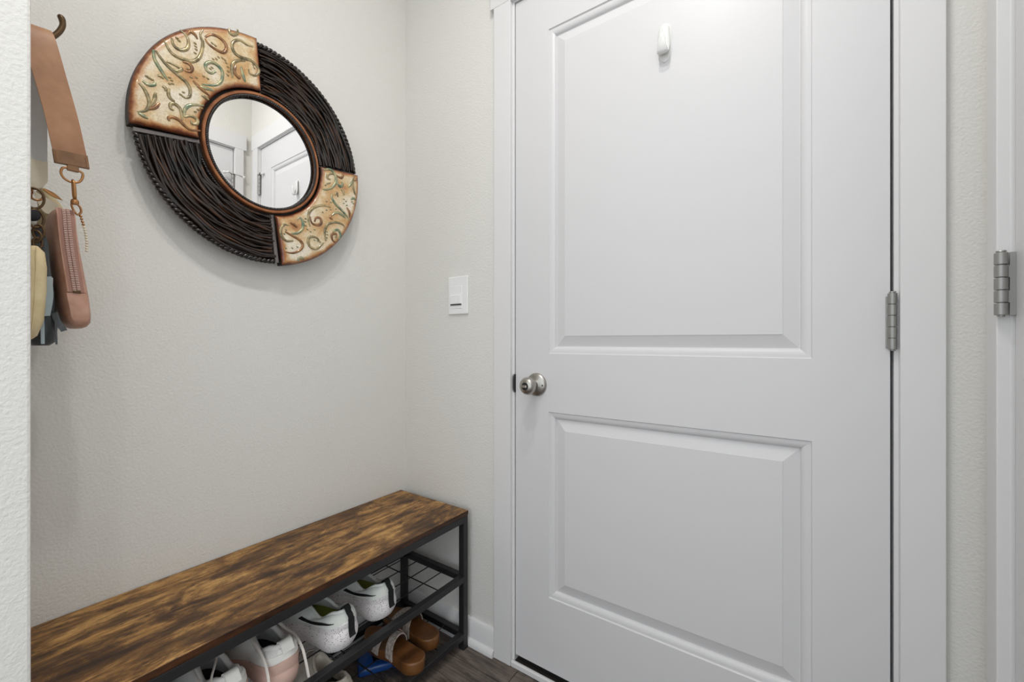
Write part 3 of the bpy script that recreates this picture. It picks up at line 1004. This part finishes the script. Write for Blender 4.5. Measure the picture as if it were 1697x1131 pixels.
def speckled_sneaker(label, x, y, z, rz, flip):
    sh = Shoe(L=0.305, wid=1.16, hh=0.056, ht=0.034, heel=0.098, dip=0.070, tongue=0.128, flare=1.10)
    t = shoe_root('sneaker', label, x, y, z, rz, 'speckled running shoes on the upper wire shelf')
    so = sh.sole().build('sole', M['speckle'], t, local=True, smooth=45)
    up = sh.upper().build('upper', M['mint'], t, local=True, smooth=60)
    sh.collar().build('collar', M['mint'], up, local=True, smooth=60)
    li, fl_ = sh.inner()
    li.build('lining', M['grey_lining'], t, local=True, smooth=60)
    MB().ngon(fl_).build('insole', M['olive'], t, local=True)
    o = sh.patch(0, 1, 0.0, lambda q: 0.16 + 0.10 * math.exp(-((min(q, 1 - q)) / 0.10) ** 2), 0.0022, 72).build('foxing', M['speckle'], up, local=True, smooth=60)
    # heel pull strap
    pts = [sh.S(0, 0.98) + Vector((0.010, 0, 0.002)), sh.S(0, 1.0) + Vector((0.002, 0, 0.011)), sh.S(0, 1.0) + Vector((-0.007, 0, 0.009))]
    pts += [sh.S(0, kk) + Vector((-0.0055, 0, 0)) for kk in (0.8, 0.6, 0.4, 0.2)] + [Vector((-0.0085, 0, sh.hh * 0.86)), Vector((-0.0125, 0, sh.hh * 0.66))]
    MB().ribbon(spline(pts, 4), (0, 1, 0), [0.017] * 11 + [0.0145] * 9 + [0.018] * 13, 0.0024).build('pull_tab', M['black_fabric'], up, local=True, smooth=40)
    # curved check mark on both sides
    for sd in (1, -1):
        a = [(0.085, 0.40), (0.12, 0.34), (0.17, 0.30), (0.22, 0.33), (0.255, 0.46), (0.262, 0.60)]
        b = [(0.085, 0.42), (0.12, 0.42), (0.165, 0.47), (0.20, 0.55), (0.235, 0.62), (0.258, 0.66)]
        pa, pb = spline([(p, q, 0) for p, q in a], 4), spline([(p, q, 0) for p, q in b], 4)
        rows = []
        for u, v in zip(pa, pb):
            rows.append([sh.S((u.x if sd > 0 else 1 - u.x), u.y + (v.y - u.y) * j / 3, 0.0016) + Vector((0, 0, 0)) for j in range(4)])
        MB().grid(rows).build('check_mark', M['black_fabric'], up, local=True)
    lace_rows(sh, up, 4, M['shoe_white2'])
    return t


def lace_rows(sh, up, n, m):
    for i in range(n):
        ph = 0.44 - 0.018 * i
        k = 0.97 - 0.10 * i
        a, b = sh.S(0.40 + 0.012 * i, 0.93 - 0.12 * i, 0.002), sh.S(0.60 - 0.012 * i, 0.93 - 0.12 * i, 0.002)
        c = sh.S(0.5, 0.93 - 0.12 * i, 0.004)
        MB().ribbon(spline([a, c, b], 5), (1, 0, -0.4), 0.007, 0.002).build('lace', m, up, local=True)


def blush_sneaker(label, x, y, z, rz, drape):
    sh = Shoe(L=0.285, wid=1.02, hh=0.048, ht=0.028, heel=0.100, dip=0.078, tongue=0.140, flare=1.05)
    t = shoe_root('sneaker', label, x, y, z, rz, 'white and blush sneakers on the upper wire shelf')
    sh.sole().build('sole', M['pink'], t, local=True, smooth=45)
    up = sh.upper().build('upper', M['shoe_white'], t, local=True, smooth=60)
    sh.collar(r=0.0058).build('collar', M['shoe_white'], up, local=True, smooth=60)
    li, fl_ = sh.inner()
    li.build('lining', M['grey_lining'], t, local=True, smooth=60)
    MB().ngon(fl_).build('insole', M['dark_lining'], t, local=True)
    f = lambda a, b: (lambda q: a + (b - a) * abs(2 * q - 1))
    sh.patch(-0.20, 0.20, 0.0, f(0.34, 0.14), 0.0030).build('heel_counter', M['pink'], up, local=True, smooth=60)
    sh.patch(-0.15, 0.15, f(0.34, 0.30), f(0.62, 0.44), 0.0016).build('heel_panel', M['shoe_white2'], up, local=True, smooth=60)
    sh.patch(-0.14, 0.06, lambda q: 0.56 + 0.05 * q, lambda q: 0.70 + 0.16 * q, 0.0034).build('heel_strap', M['shoe_white2'], up, local=True, smooth=60)
    pts = [sh.S(0, 0.97) + Vector((0.012, 0, 0.0)), sh.S(0, 1) + Vector((0.006, 0, 0.009)), sh.S(0, 1) + Vector((-0.006, 0, 0.008)), sh.S(0, 0.82) + Vector((-0.007, 0, 0)), sh.S(0, 0.62) + Vector((-0.006, 0, 0))]
    MB().ribbon(spline(pts, 4), (0, 1, 0), 0.026, 0.003).build('pull_tab', M['shoe_white2'], up, local=True, smooth=40)
    # padded tongue standing up in front of the opening
    tp = [sh.S(0.5, 0.80), sh.S(0.5, 1.0) + Vector((-0.004, 0, 0.004)), sh.S(0.5, 1.0) + Vector((-0.012, 0, 0.020)), sh.S(0.5, 1.0) + Vector((-0.014, 0, 0.032))]
    MB().ribbon(spline(tp, 4), (0, 1, 0), [0.040] * 10 + [0.044, 0.042, 0.034], 0.007).build('tongue', M['shoe_white'], up, local=True, bevel=0.002, smooth=50)
    lace_rows(sh, up, 4, M['lace'])
    for i, d in enumerate(drape):
        MB().tube(spline(d, 6), 0.0032, 8, flat=0.5).build('loose_lace', M['lace'], up, local=True, smooth=60)
    return t


ZS = 0.2478
PI = math.pi
speckled_sneaker('speckled white sneaker on the upper shelf, next to the white and blush pair', -0.973, 0.655, ZS, PI + 0.10, 1)
speckled_sneaker('speckled white sneaker on the upper shelf, nearer the door', -0.985, 0.793, ZS, PI + 0.06, -1)
# loose laces in the shoe's own axes (toe +x, heel 0)
blush_sneaker('white and blush sneaker on the upper shelf, beside the speckled pair', -0.975, 0.497, ZS, PI + 0.02,
              [[(0.16, 0.030, 0.118), (0.11, 0.036, 0.102), (0.06, 0.040, 0.098), (0.02, 0.042, 0.078), (0.0, 0.044, 0.045), (-0.008, 0.046, 0.004)],
               [(0.15, -0.026, 0.112), (0.09, -0.034, 0.094), (0.045, -0.038, 0.088), (0.008, -0.036, 0.074), (-0.004, -0.039, 0.042), (-0.010, -0.043, 0.004)]])
blush_sneaker('white and blush sneaker on the upper shelf with a lace looped over its opening', -0.975, 0.385, ZS, PI + 0.04,
              [[(0.16, -0.020, 0.130), (0.12, -0.022, 0.125), (0.07, 0.004, 0.116), (0.03, 0.030, 0.108), (0.0, 0.046, 0.085), (-0.01, 0.048, 0.02)],
               [(0.15, 0.028, 0.120), (0.10, 0.040, 0.104), (0.04, 0.046, 0.100), (0.01, 0.048, 0.070), (0.0, 0.050, 0.004)]])


def plain_shoe(label, x, y, z, rz, um, sm, lm, group, **kw):
    sh = Shoe(**kw)
    t = shoe_root('low_shoe', label, x, y, z, rz, group)
    sh.sole().build('sole', sm, t, local=True, smooth=45)
    up = sh.upper().build('upper', um, t, local=True, smooth=60)
    sh.collar(r=0.0045).build('collar', um, up, local=True, smooth=60)
    li, fl_ = sh.inner()
    li.build('lining', lm, t, local=True, smooth=60)
    MB().ngon(fl_).build('insole', M['dark_lining'], t, local=True)
    sh.patch(-0.16, 0.16, 0.0, lambda q: 0.6 - 0.4 * abs(2 * q - 1), 0.0022).build('heel_counter', um, up, local=True, smooth=60)
    lace_rows(sh, up, 3, M['lace'])
    return t


ZL = 0.0528
plain_shoe('beige low sneaker on the lower shelf beside the blue case', -1.005, 0.665, ZL, PI, M['beige'], M['sole_white'], M['beige'], 'shoes on the lower wire shelf', L=0.26, wid=0.98, hh=0.034, ht=0.022, heel=0.084, dip=0.068, tongue=0.10)
plain_shoe('dark brown suede shoe on the lower shelf below the blush sneakers', -0.985, 0.43, ZL, PI + 0.05, M['brown_shoe'], M['brown_sole'], M['brown_shoe'], 'shoes on the lower wire shelf', L=0.27, wid=1.0, hh=0.034, ht=0.022, heel=0.088, dip=0.07, tongue=0.105)
plain_shoe('black shoe at the far left of the upper shelf', -0.98, 0.262, ZS, PI, M['black_shoe'], M['black_shoe'], M['grey_lining'], 'dark shoes on the upper wire shelf', L=0.27, wid=1.0, hh=0.034, ht=0.022, heel=0.088, dip=0.07, tongue=0.105)


def sandal(label, x, y, rz):
    t = shoe_root('slide_sandal', label, x, y, ZL, rz, 'brown slide sandals on the lower wire shelf')
    L, wid = 0.27, 0.95
    n = 56

    def zt(s, e):
        base = interp([(0, 0.034), (0.25, 0.031), (0.6, 0.026), (1, 0.022)], s)
        cup = interp([(0, 0.006), (0.3, 0.003), (1, 0.002)], s)
        return base + cup * e
    rows = []
    for sc, zf in ((0.94, 0.0), (0.99, 0.12), (1.0, 0.5), (1.0, 0.85), (0.985, 0.97), (0.955, 1.0), (0.85, None), (0.6, None), (0.3, None), (0.02, None)):
        r = []
        for ph, s, p in ringpts(n, L, wid):
            xx = (p.x - L * 0.45) * (1 - (1 - sc) * (0.9 if sc > 0.9 else 1.0)) + L * 0.45
            s2 = xx / L
            if zf is None:
                z = zt(s2, max(0, (sc - 0.55) / 0.45) ** 2)
            else:
                z = zt(s2, 1) * zf
            r.append((xx, p.y * sc + (0 if sc > 0.5 else 0), z + 0.010 * max(0, (s2 - 0.8) / 0.2) ** 2))
        rows.append(r)
    mb = MB().grid(rows, closev=True)
    mb.ngon(rows[0], True); mb.ngon(rows[-1])
    mb.build('footbed', M['cork'], t, local=True, smooth=60)
    for s0, s1, hgt, w in ((0.40, 0.50, 0.050, 0.032), (0.62, 0.58, 0.046, 0.034)):
        path, wd = [], []
        for i in range(21):
            a = math.pi * i / 20
            s = s0 + (s1 - s0) * i / 20
            hw = interp(WS, s) * wid + 0.001
            path.append(Vector((s * L, math.cos(a) * hw * (1 if abs(math.cos(a)) > 0.98 else 1.0) + 0.003, 0.014 + (hgt + 0.004) * math.sin(a) ** 0.75)))
            wd.append((1, 0, -0.25 * math.sin(a)))
        MB().ribbon(path, wd, w, 0.003).build('strap', M['strap_white'], t, local=True, smooth=50)
        MB().ribbon([Vector((p.x, p.y * 0.955, p.z - 0.0022 * math.sin(math.pi * i / 20) )) for i, p in enumerate(path)], wd, w * 0.92, 0.0016).build('strap_lining', M['strap_in'], t, local=True, smooth=50)
    return t


sandal('brown slide sandal with white straps overhanging the blue case', -0.937, 0.872, PI - 0.075)
sandal('brown slide sandal with white straps nearest the bench leg', -0.972, 0.968, PI - 0.10)

# blue plastic case lying on the floor under the lower shelf
M['blue'] = mat('glossy_blue_plastic', (36, 84, 160), 0.25, spec=0.6)
M['blue_dark'] = mat('navy_inlay', (14, 26, 70), 0.3)
M['clear'] = mat('pale_tab', (150, 176, 200), 0.3)
bc = thing('plastic_case', 'flat glossy blue plastic case on the floor under the lower shelf', 'case', (-1.118, 0.895, 0.0), rot=(0, 0, R(57)))
MB().box(-0.095, 0.095, -0.045, 0.07, 0.0005, 0.026).build('body', M['blue'], bc, local=True, bevel=0.008, segs=3, smooth=50)
MB().box(-0.05, 0.055, -0.022, 0.03, 0.0255, 0.0275).build('inlay', M['blue_dark'], bc, local=True, bevel=0.001)
MB().box(-0.012, 0.002, -0.014, 0.012, 0.0275, 0.0295).build('catch', M['clear'], bc, local=True, bevel=0.0008)
MB().tube(spline([(0.015, -0.004, 0.029), (0.03, 0.006, 0.031), (0.045, 0.0, 0.029)], 5), 0.0018, 6).build('loop', M['clear'], bc, local=True)

# ------------------------------------------------------------------ hook and bags on the niche end wall
M['bronze'] = mat('dark_bronze', (92, 72, 50), 0.38, metal=0.7)
M['gold'] = mat('aged_gold', (176, 128, 84), 0.3, metal=0.9)
M['tan'] = mat('tan_leather', (170, 126, 92), 0.5, var=(22, (146, 102, 70)), bump=(250, 0.15, 0.001))
M['tan_tab'] = mat('brown_leather', (136, 98, 62), 0.5, var=(40, (112, 78, 48)), bump=(250, 0.15, 0.001))
M['blush_leather'] = mat('blush_leather', (194, 152, 132), 0.42, var=(30, (172, 126, 104)), bump=(160, 0.12, 0.001))
M['zip_tape'] = mat('zip_tape', (160, 120, 106), 0.8, bump=(600, 0.3, 0.001))
M['zip_teeth'] = mat('zip_teeth', (214, 184, 172), 0.28, metal=0.7)
M['canvas'] = mat('grey_canvas', (206, 206, 204), 0.9, bump=(700, 0.4, 0.001))
M['cream_leather'] = mat('cream_leather', (226, 216, 196), 0.5, var=(20, (212, 200, 176)))
M['cream_bag'] = mat('cream_suede', (216, 200, 164), 0.75, var=(14, (198, 178, 138)))
M['yellow_suede'] = mat('straw_suede', (222, 206, 166), 0.75, var=(22, (204, 184, 140)), bump=(300, 0.2, 0.001))
M['slate'] = mat('slate_leather', (86, 92, 96), 0.5, var=(18, (52, 55, 58), (1, 6, 1)), bump=(200, 0.15, 0.001))
M['ice'] = mat('ice_blue_leather', (158, 172, 178), 0.5)

hx_, hy_ = -1.085, YN
wh = thing('wall_hook', 'dark bronze coat hook curling up above the tan strap', 'hook', (hx_, hy_, 1.56))
MB().box(hx_ - 0.013, hx_ + 0.013, hy_, hy_ + 0.005, 1.535, 1.625).build('back_plate', M['bronze'], wh, bevel=0.002)
pth = spline([(hx_, hy_ + 0.004, 1.565), (hx_, hy_ + 0.018, 1.570), (hx_, hy_ + 0.035, 1.580), (hx_, hy_ + 0.0495, 1.600), (hx_, hy_ + 0.0565, 1.618), (hx_, hy_ + 0.0560, 1.630), (hx_, hy_ + 0.0525, 1.6365)], 5)
MB().tube(pth, [0.0042] * 20 + [0.0042, 0.0043, 0.0044, 0.0046, 0.0048, 0.0050, 0.0050, 0.0050, 0.0046, 0.0040, 0.0024], 10).build('prong', M['bronze'], wh, smooth=60)


def loft(secs, n=24, e=2.6):
    """secs = (z, cx, cy, half x, half y): stacked superellipse sections"""
    rows = []
    for z, cx_, cy_, a, b in secs:
        r = []
        for i in range(n):
            t = 2 * math.pi * i / n
            c, s = math.cos(t), math.sin(t)
            r.append((cx_ + a * math.copysign(abs(c) ** (2 / e), c), cy_ + b * math.copysign(abs(s) ** (2 / e), s), z))
        rows.append(r)
    mb = MB().grid(rows, closev=True)
    mb.ngon(rows[0]); mb.ngon(rows[-1], True)
    return mb


# tan wristlet strap folded over the hook
ws = thing('wristlet_strap', 'tan leather wristlet strap hanging over the hook with a gold clasp', 'strap', (-1.08, 0.12, 1.36))
cl = [(-1.090, 0.1640, 1.40), (-1.089, 0.1440, 1.50), (-1.090, 0.1270, 1.575), (-1.085, 0.1185, 1.5975), (-1.073, 0.1230, 1.580), (-1.068, 0.135, 1.520), (-1.066, 0.1495, 1.45), (-1.064, 0.1600, 1.385)]
cp = spline(cl, 6)
MB().ribbon(cp, [(0.0, 1, 0.10)] * len(cp), [0.040 + 0.002 * i / len(cp) for i in range(len(cp))], 0.0028).build('strap', M['tan'], ws, smooth=50)
MB().ribbon([(-1.064, 0.1598, 1.3885), (-1.0632, 0.1622, 1.3665)], (0, 1, 0.07), [0.0435, 0.0435], 0.0075).build('end_tab', M['tan_tab'], ws, bevel=0.0015)
for dy in (-0.0185, 0.0185):
    MB().tube([(-1.0588, 0.1603 + dy, 1.3865), (-1.0580, 0.1622 + dy, 1.3690)], 0.0005, 5).build('stitching', M['tan'], ws)
MB().box(-1.0665, -1.0600, 0.1555, 0.1705, 1.3565, 1.3680).build('ring_loop', M['tan_tab'], ws, bevel=0.0015)
dr = [(0.1505, 1.3585), (0.1485, 1.350), (0.1515, 1.342), (0.1585, 1.3375), (0.1680, 1.3385), (0.1735, 1.3445), (0.1755, 1.3560), (0.1700, 1.3600), (0.1570, 1.3610)]
MB().tube(spline([(-1.0632, a, b) for a, b in dr], 4, True), 0.0019, 8, True).build('d_ring', M['gold'], ws, smooth=60)
MB().tube(spline([(-1.0632 + a, 0.1630 + c, b) for a, c, b in ((0.004, 0, 1.3385), (0.006, 0.001, 1.330), (0.005, 0.002, 1.312), (-0.002, 0.003, 1.306), (-0.006, 0.002, 1.316), (-0.005, 0.001, 1.332), (-0.001, 0, 1.340))], 4, True), 0.0022, 8, True).build('swivel_clasp', M['gold'], ws, smooth=60)
MB().lathe([(0.0045, 0), (0.0055, 0.002), (0.0055, 0.006), (0.004, 0.009)], (-1.0640, 0.1655, 1.2985), (0, 0, 1), 14).build('swivel_base', M['gold'], ws, smooth=50)

# blush zip pouch hanging edge-on from the clasp
zp = thing('zip_pouch', 'blush pink leather zip pouch hanging from the tan wristlet strap', 'pouch', (-1.10, 0.16, 1.08))
secs = []
for t, w, cyo, dx in ((0, 0.30, 0.176, 0.50), (0.015, 0.62, 0.1755, 0.80), (0.05, 0.92, 0.1745, 0.93), (0.12, 1.02, 0.173, 0.98), (0.25, 1.05, 0.1700, 1.0), (0.45, 1.0, 0.1650, 1.0), (0.65, 0.94, 0.1600, 1.0), (0.82, 0.88, 0.1570, 1.0), (0.93, 0.80, 0.1560, 0.97), (0.985, 0.62, 0.1555, 0.90), (1.0, 0.35, 0.1555, 0.7)):
    z = 1.0785 + (1.2925 - 1.0785) * t
    secs.append((z, -1.125, cyo, 0.055 * dx, 0.0190 * w))
body = loft(secs, 28, 3.2).build('body', M['blush_leather'], zp, smooth=60)


def pouch_front(t):
    z = 1.0785 + (1.2925 - 1.0785) * t
    tab = [(s[0], s) for s in secs]
    for (a, s), (b, r) in zip(tab, tab[1:]):
        if a <= z <= b:
            q = (z - a) / (b - a)
            return Vector((-1.125 + (s[3] + (r[3] - s[3]) * q) * 1.0, s[2] + (r[2] - s[2]) * q, z))
    return Vector((-1.07, 0.156, z))


zpath = [pouch_front(0.30 + 0.69 * i / 14) + Vector((0.0008, 0.0, 0)) for i in range(15)]
MB().ribbon(zpath, (0, 1, 0), 0.0195, 0.0016).build('zipper_tape', M['zip_tape'], body, smooth=50)
for dy, nm in ((-0.0105, 'piping'), (0.0105, 'piping')):
    MB().tube([p + Vector((-0.0002, dy, 0)) for p in zpath], 0.0012, 6).build(nm, M['blush_leather'], body, smooth=60)
mb = MB()
for i in range(46):
    p = pouch_front(0.315 + 0.665 * i / 45)
    for sd in (-1, 1):
        zz = p.z + (0.0011 if sd > 0 else 0)
        mb.box(p.x + 0.0012, p.x + 0.0040, p.y + sd * 0.0026 - 0.0021, p.y + sd * 0.0026 + 0.0021, zz - 0.00085, zz + 0.00085)
zt_ = mb.build('zipper_teeth', M['zip_teeth'], body)
zt_['kind'] = 'stuff'
p = pouch_front(0.305)
MB().box(p.x + 0.001, p.x + 0.0036, p.y - 0.0048, p.y + 0.0048, p.z - 0.003, p.z + 0.003).build('zipper_stop', M['bronze'], body, bevel=0.0005)
rows = []
for i in range(13):
    q = pouch_front(0.03 + 0.26 * i / 12)
    hw = interp([(0, 0.006), (0.25, 0.0115), (1, 0.0130)], i / 12)
    rows.append([q + Vector((0.0016 - 0.0005 * (abs(j - 3) / 3) ** 2, (j - 3) / 3 * hw, 0)) for j in range(7)])
MB().grid(rows).build('end_patch', M['blush_leather'], body, smooth=60)
# gold zipper pull and charm chain beside the pouch top
ch = thing('charm_chain', 'small gold and pearl charm chain beside the blush pouch', 'charm', (-1.10, 0.17, 1.28))
MB().tube(spline([(-1.085, 0.1655, 1.306), (-1.085, 0.1745, 1.302), (-1.085, 0.1770, 1.292), (-1.085, 0.1720, 1.286), (-1.085, 0.1660, 1.296)], 4, True), 0.0018, 6, True).build('square_link', M['gold'], ch, smooth=60)
for i in range(14):
    t = i / 13
    MB().ball((-1.086, 0.1765 + 0.008 * math.sin(1.9 * t), 1.284 - 0.062 * t), 0.0024, 8).build('bead', M['cream_leather'] if i > 3 else M['gold'], ch, smooth=60)

# grey canvas strap with cream leather end and ring (behind the tan strap)
gs = thing('bag_strap', 'grey canvas bag strap with cream leather end behind the tan strap', 'strap', (-1.13, 0.12, 1.34))
MB().ribbon(spline([(-1.128, 0.1215, 1.575), (-1.128, 0.122, 1.50), (-1.128, 0.1225, 1.42), (-1.128, 0.1225, 1.372)], 5), (0, 1, 0), [0.030] * 8 + [0.036] * 8, 0.003).build('strap', M['canvas'], gs, smooth=50)
MB().ribbon([(-1.127, 0.1222, 1.3795), (-1.127, 0.1222, 1.345), (-1.127, 0.1215, 1.334), (-1.127, 0.1200, 1.326)], (0, 1, 0), [0.0375, 0.0375, 0.028, 0.012], 0.006).build('leather_end', M['cream_leather'], gs, bevel=0.001, smooth=50)
MB().tube([(-1.127, 0.1270 + 0.0085 * math.cos(a), 1.318 + 0.010 * math.sin(a)) for a in [6.283 * i / 20 for i in range(20)]], 0.0018, 8, True).build('ring', M['gold'], gs, smooth=60)
for i, (yy, zz) in enumerate(((0.118, 1.319), (0.117, 1.312))):
    MB().tube([(-1.122 + 0.004 * math.sin(a), yy + 0.004 * math.cos(a), zz + 0.006 * math.sin(a)) for a in [6.283 * j / 12 for j in range(12)]], 0.0014, 6, True).build('chain_link', M['gold'], gs, smooth=60)

# cream suede bag hanging behind, with a drooping flap tip
cb = thing('hand_bag', 'cream suede bag with a folded flap hanging behind the blush pouch', 'bag', (-1.23, 0.13, 1.10))
cbody = loft([(z, -1.232, y, a * 0.72, b) for z, y, a, b in ((1.112, 0.150, 0.040, 0.006), (1.122, 0.151, 0.055, 0.014), (1.17, 0.153, 0.060, 0.020), (1.23, 0.156, 0.060, 0.022), (1.28, 0.160, 0.058, 0.020), (1.31, 0.161, 0.052, 0.018), (1.333, 0.154, 0.046, 0.013), (1.352, 0.146, 0.035, 0.006))], 24, 2.8).build('body', M['cream_bag'], cb, smooth=60)
rows = []
for i in range(13):
    t = i / 12
    rows.append([(-1.184 - 0.002 * math.sin(3.14 * t), 0.1270 + 0.036 * t + (j / 6) * 0.010 * (1 - t), 1.340 - 0.020 * t - (j / 6) * 0.036 * math.sin(3.14 * min(1, 0.25 + 0.75 * t)) ** 0.8 * (1 - 0.2 * t)) for j in range(7)])
MB().grid(rows).build('flap', M['cream_leather'], cb, smooth=60)
rows = []
for i in range(9):
    t = i / 8
    w = 0.0035 * math.sin(math.pi * (0.12 + 0.86 * t))
    c = Vector((-1.10, 0.1320 + 0.024 * t, 1.3240 - 0.014 * t))
    rows.append([c + Vector((0.001 * math.cos(a), 0.4 * w * math.sin(a), w * math.sin(a))) for a in [6.283 * j / 8 for j in range(8)]])
MB().grid(rows, closev=True).build('zip_pull', M['gold'], cb, smooth=60)

# key ring cluster
kr = thing('key_ring', 'dark metal key ring and clips against the near wall edge', 'key ring', (-1.06, 0.12, 1.26))
for cyy, czz, ra, rb, tl in ((0.1175, 1.296, 0.0110, 0.0170, 0.3), (0.1190, 1.262, 0.0095, 0.0150, -0.4), (0.1225, 1.240, 0.0060, 0.0120, 0.5), (0.1180, 1.232, 0.0070, 0.0100, 1.2), (0.1215, 1.221, 0.0050, 0.0090, 0.2)):
    MB().tube([(-1.062 + 0.004 * math.cos(a) * tl, cyy + ra * math.cos(a), czz + rb * math.sin(a)) for a in [6.283 * i / 24 for i in range(24)]], 0.0019, 8, True).build('metal_ring', M['bronze'], kr, smooth=60)
MB().ball((-1.064, 0.1155, 1.268), 0.011, 14, (0.6, 0.9, 1.0)).build('fob', M['black_shoe'], kr, smooth=60)

# straw suede pouch at the wall edge
yp = thing('suede_pouch', 'straw coloured suede pouch half hidden by the near wall edge', 'pouch', (-1.06, 0.115, 1.06))
ypb = loft([(1.058, -1.068, 0.1110, 0.018, 0.004), (1.064, -1.068, 0.1110, 0.026, 0.010), (1.09, -1.068, 0.1135, 0.030, 0.0150), (1.14, -1.068, 0.1160, 0.030, 0.0155), (1.18, -1.068, 0.1170, 0.029, 0.0150), (1.205, -1.068, 0.1175, 0.026, 0.0120), (1.2145, -1.068, 0.1170, 0.016, 0.0055)], 24, 2.5).build('body', M['yellow_suede'], yp, smooth=60)
MB().tube(spline([(-1.0395, 0.1170, 1.2100), (-1.0385, 0.1165, 1.17), (-1.0378, 0.1150, 1.12), (-1.0385, 0.1130, 1.08), (-1.044, 0.1115, 1.062)], 5), 0.0008, 6).build('seam', M['yellow_suede'], yp, smooth=60)

# slate pouch with strap behind
sl = thing('slate_pouch', 'slate grey leather pouch with tassel strips between the suede and blush pouches', 'pouch', (-1.10, 0.13, 1.05))
loft([(1.047, -1.118, 0.131, 0.020, 0.0105), (1.053, -1.118, 0.1315, 0.030, 0.0165), (1.08, -1.118, 0.133, 0.034, 0.0185), (1.13, -1.118, 0.1320, 0.034, 0.0160), (1.17, -1.118, 0.1305, 0.030, 0.0130), (1.205, -1.118, 0.1290, 0.022, 0.0095), (1.235, -1.118, 0.1260, 0.012, 0.0050)], 24, 2.6).build('body', M['slate'], sl, smooth=60)
sp1 = spline([(-1.079, 0.1235, 1.252), (-1.076, 0.1290, 1.222), (-1.074, 0.1310, 1.185), (-1.072, 0.1335, 1.155), (-1.072, 0.1345, 1.130), (-1.073, 0.1310, 1.098)], 5)
MB().ribbon(sp1[:15], (0.3, 1, 0.1), 0.0120, 0.0022).build('strap', M['slate'], sl, smooth=50)
MB().ribbon(sp1[13:], (0.3, 1, 0.15), 0.0125, 0.0022).build('strap_end', M['ice'], sl, smooth=50)
MB().ribbon(spline([(-1.084, 0.1435, 1.105), (-1.082, 0.1470, 1.090), (-1.080, 0.1550, 1.073)], 4), (0.2, 1, 0.5), 0.0085, 0.0020).build('tassel_strip', M['slate'], sl, smooth=50)
MB().ribbon([(-1.078, 0.1285, 1.098), (-1.078, 0.1290, 1.050)], (0, 1, 0), 0.0045, 0.0015).build('tassel_strip', M['ice'], sl)
MB().ribbon([(-1.080, 0.1445, 1.092), (-1.080, 0.1455, 1.049)], (0, 1, 0), 0.0026, 0.0015).build('tassel_strip', M['slate'], sl)
MB().box(-1.0795, -1.0775, 0.1375, 0.1410, 1.140, 1.166).build('metal_tag', M['plastic'], sl, bevel=0.0005)
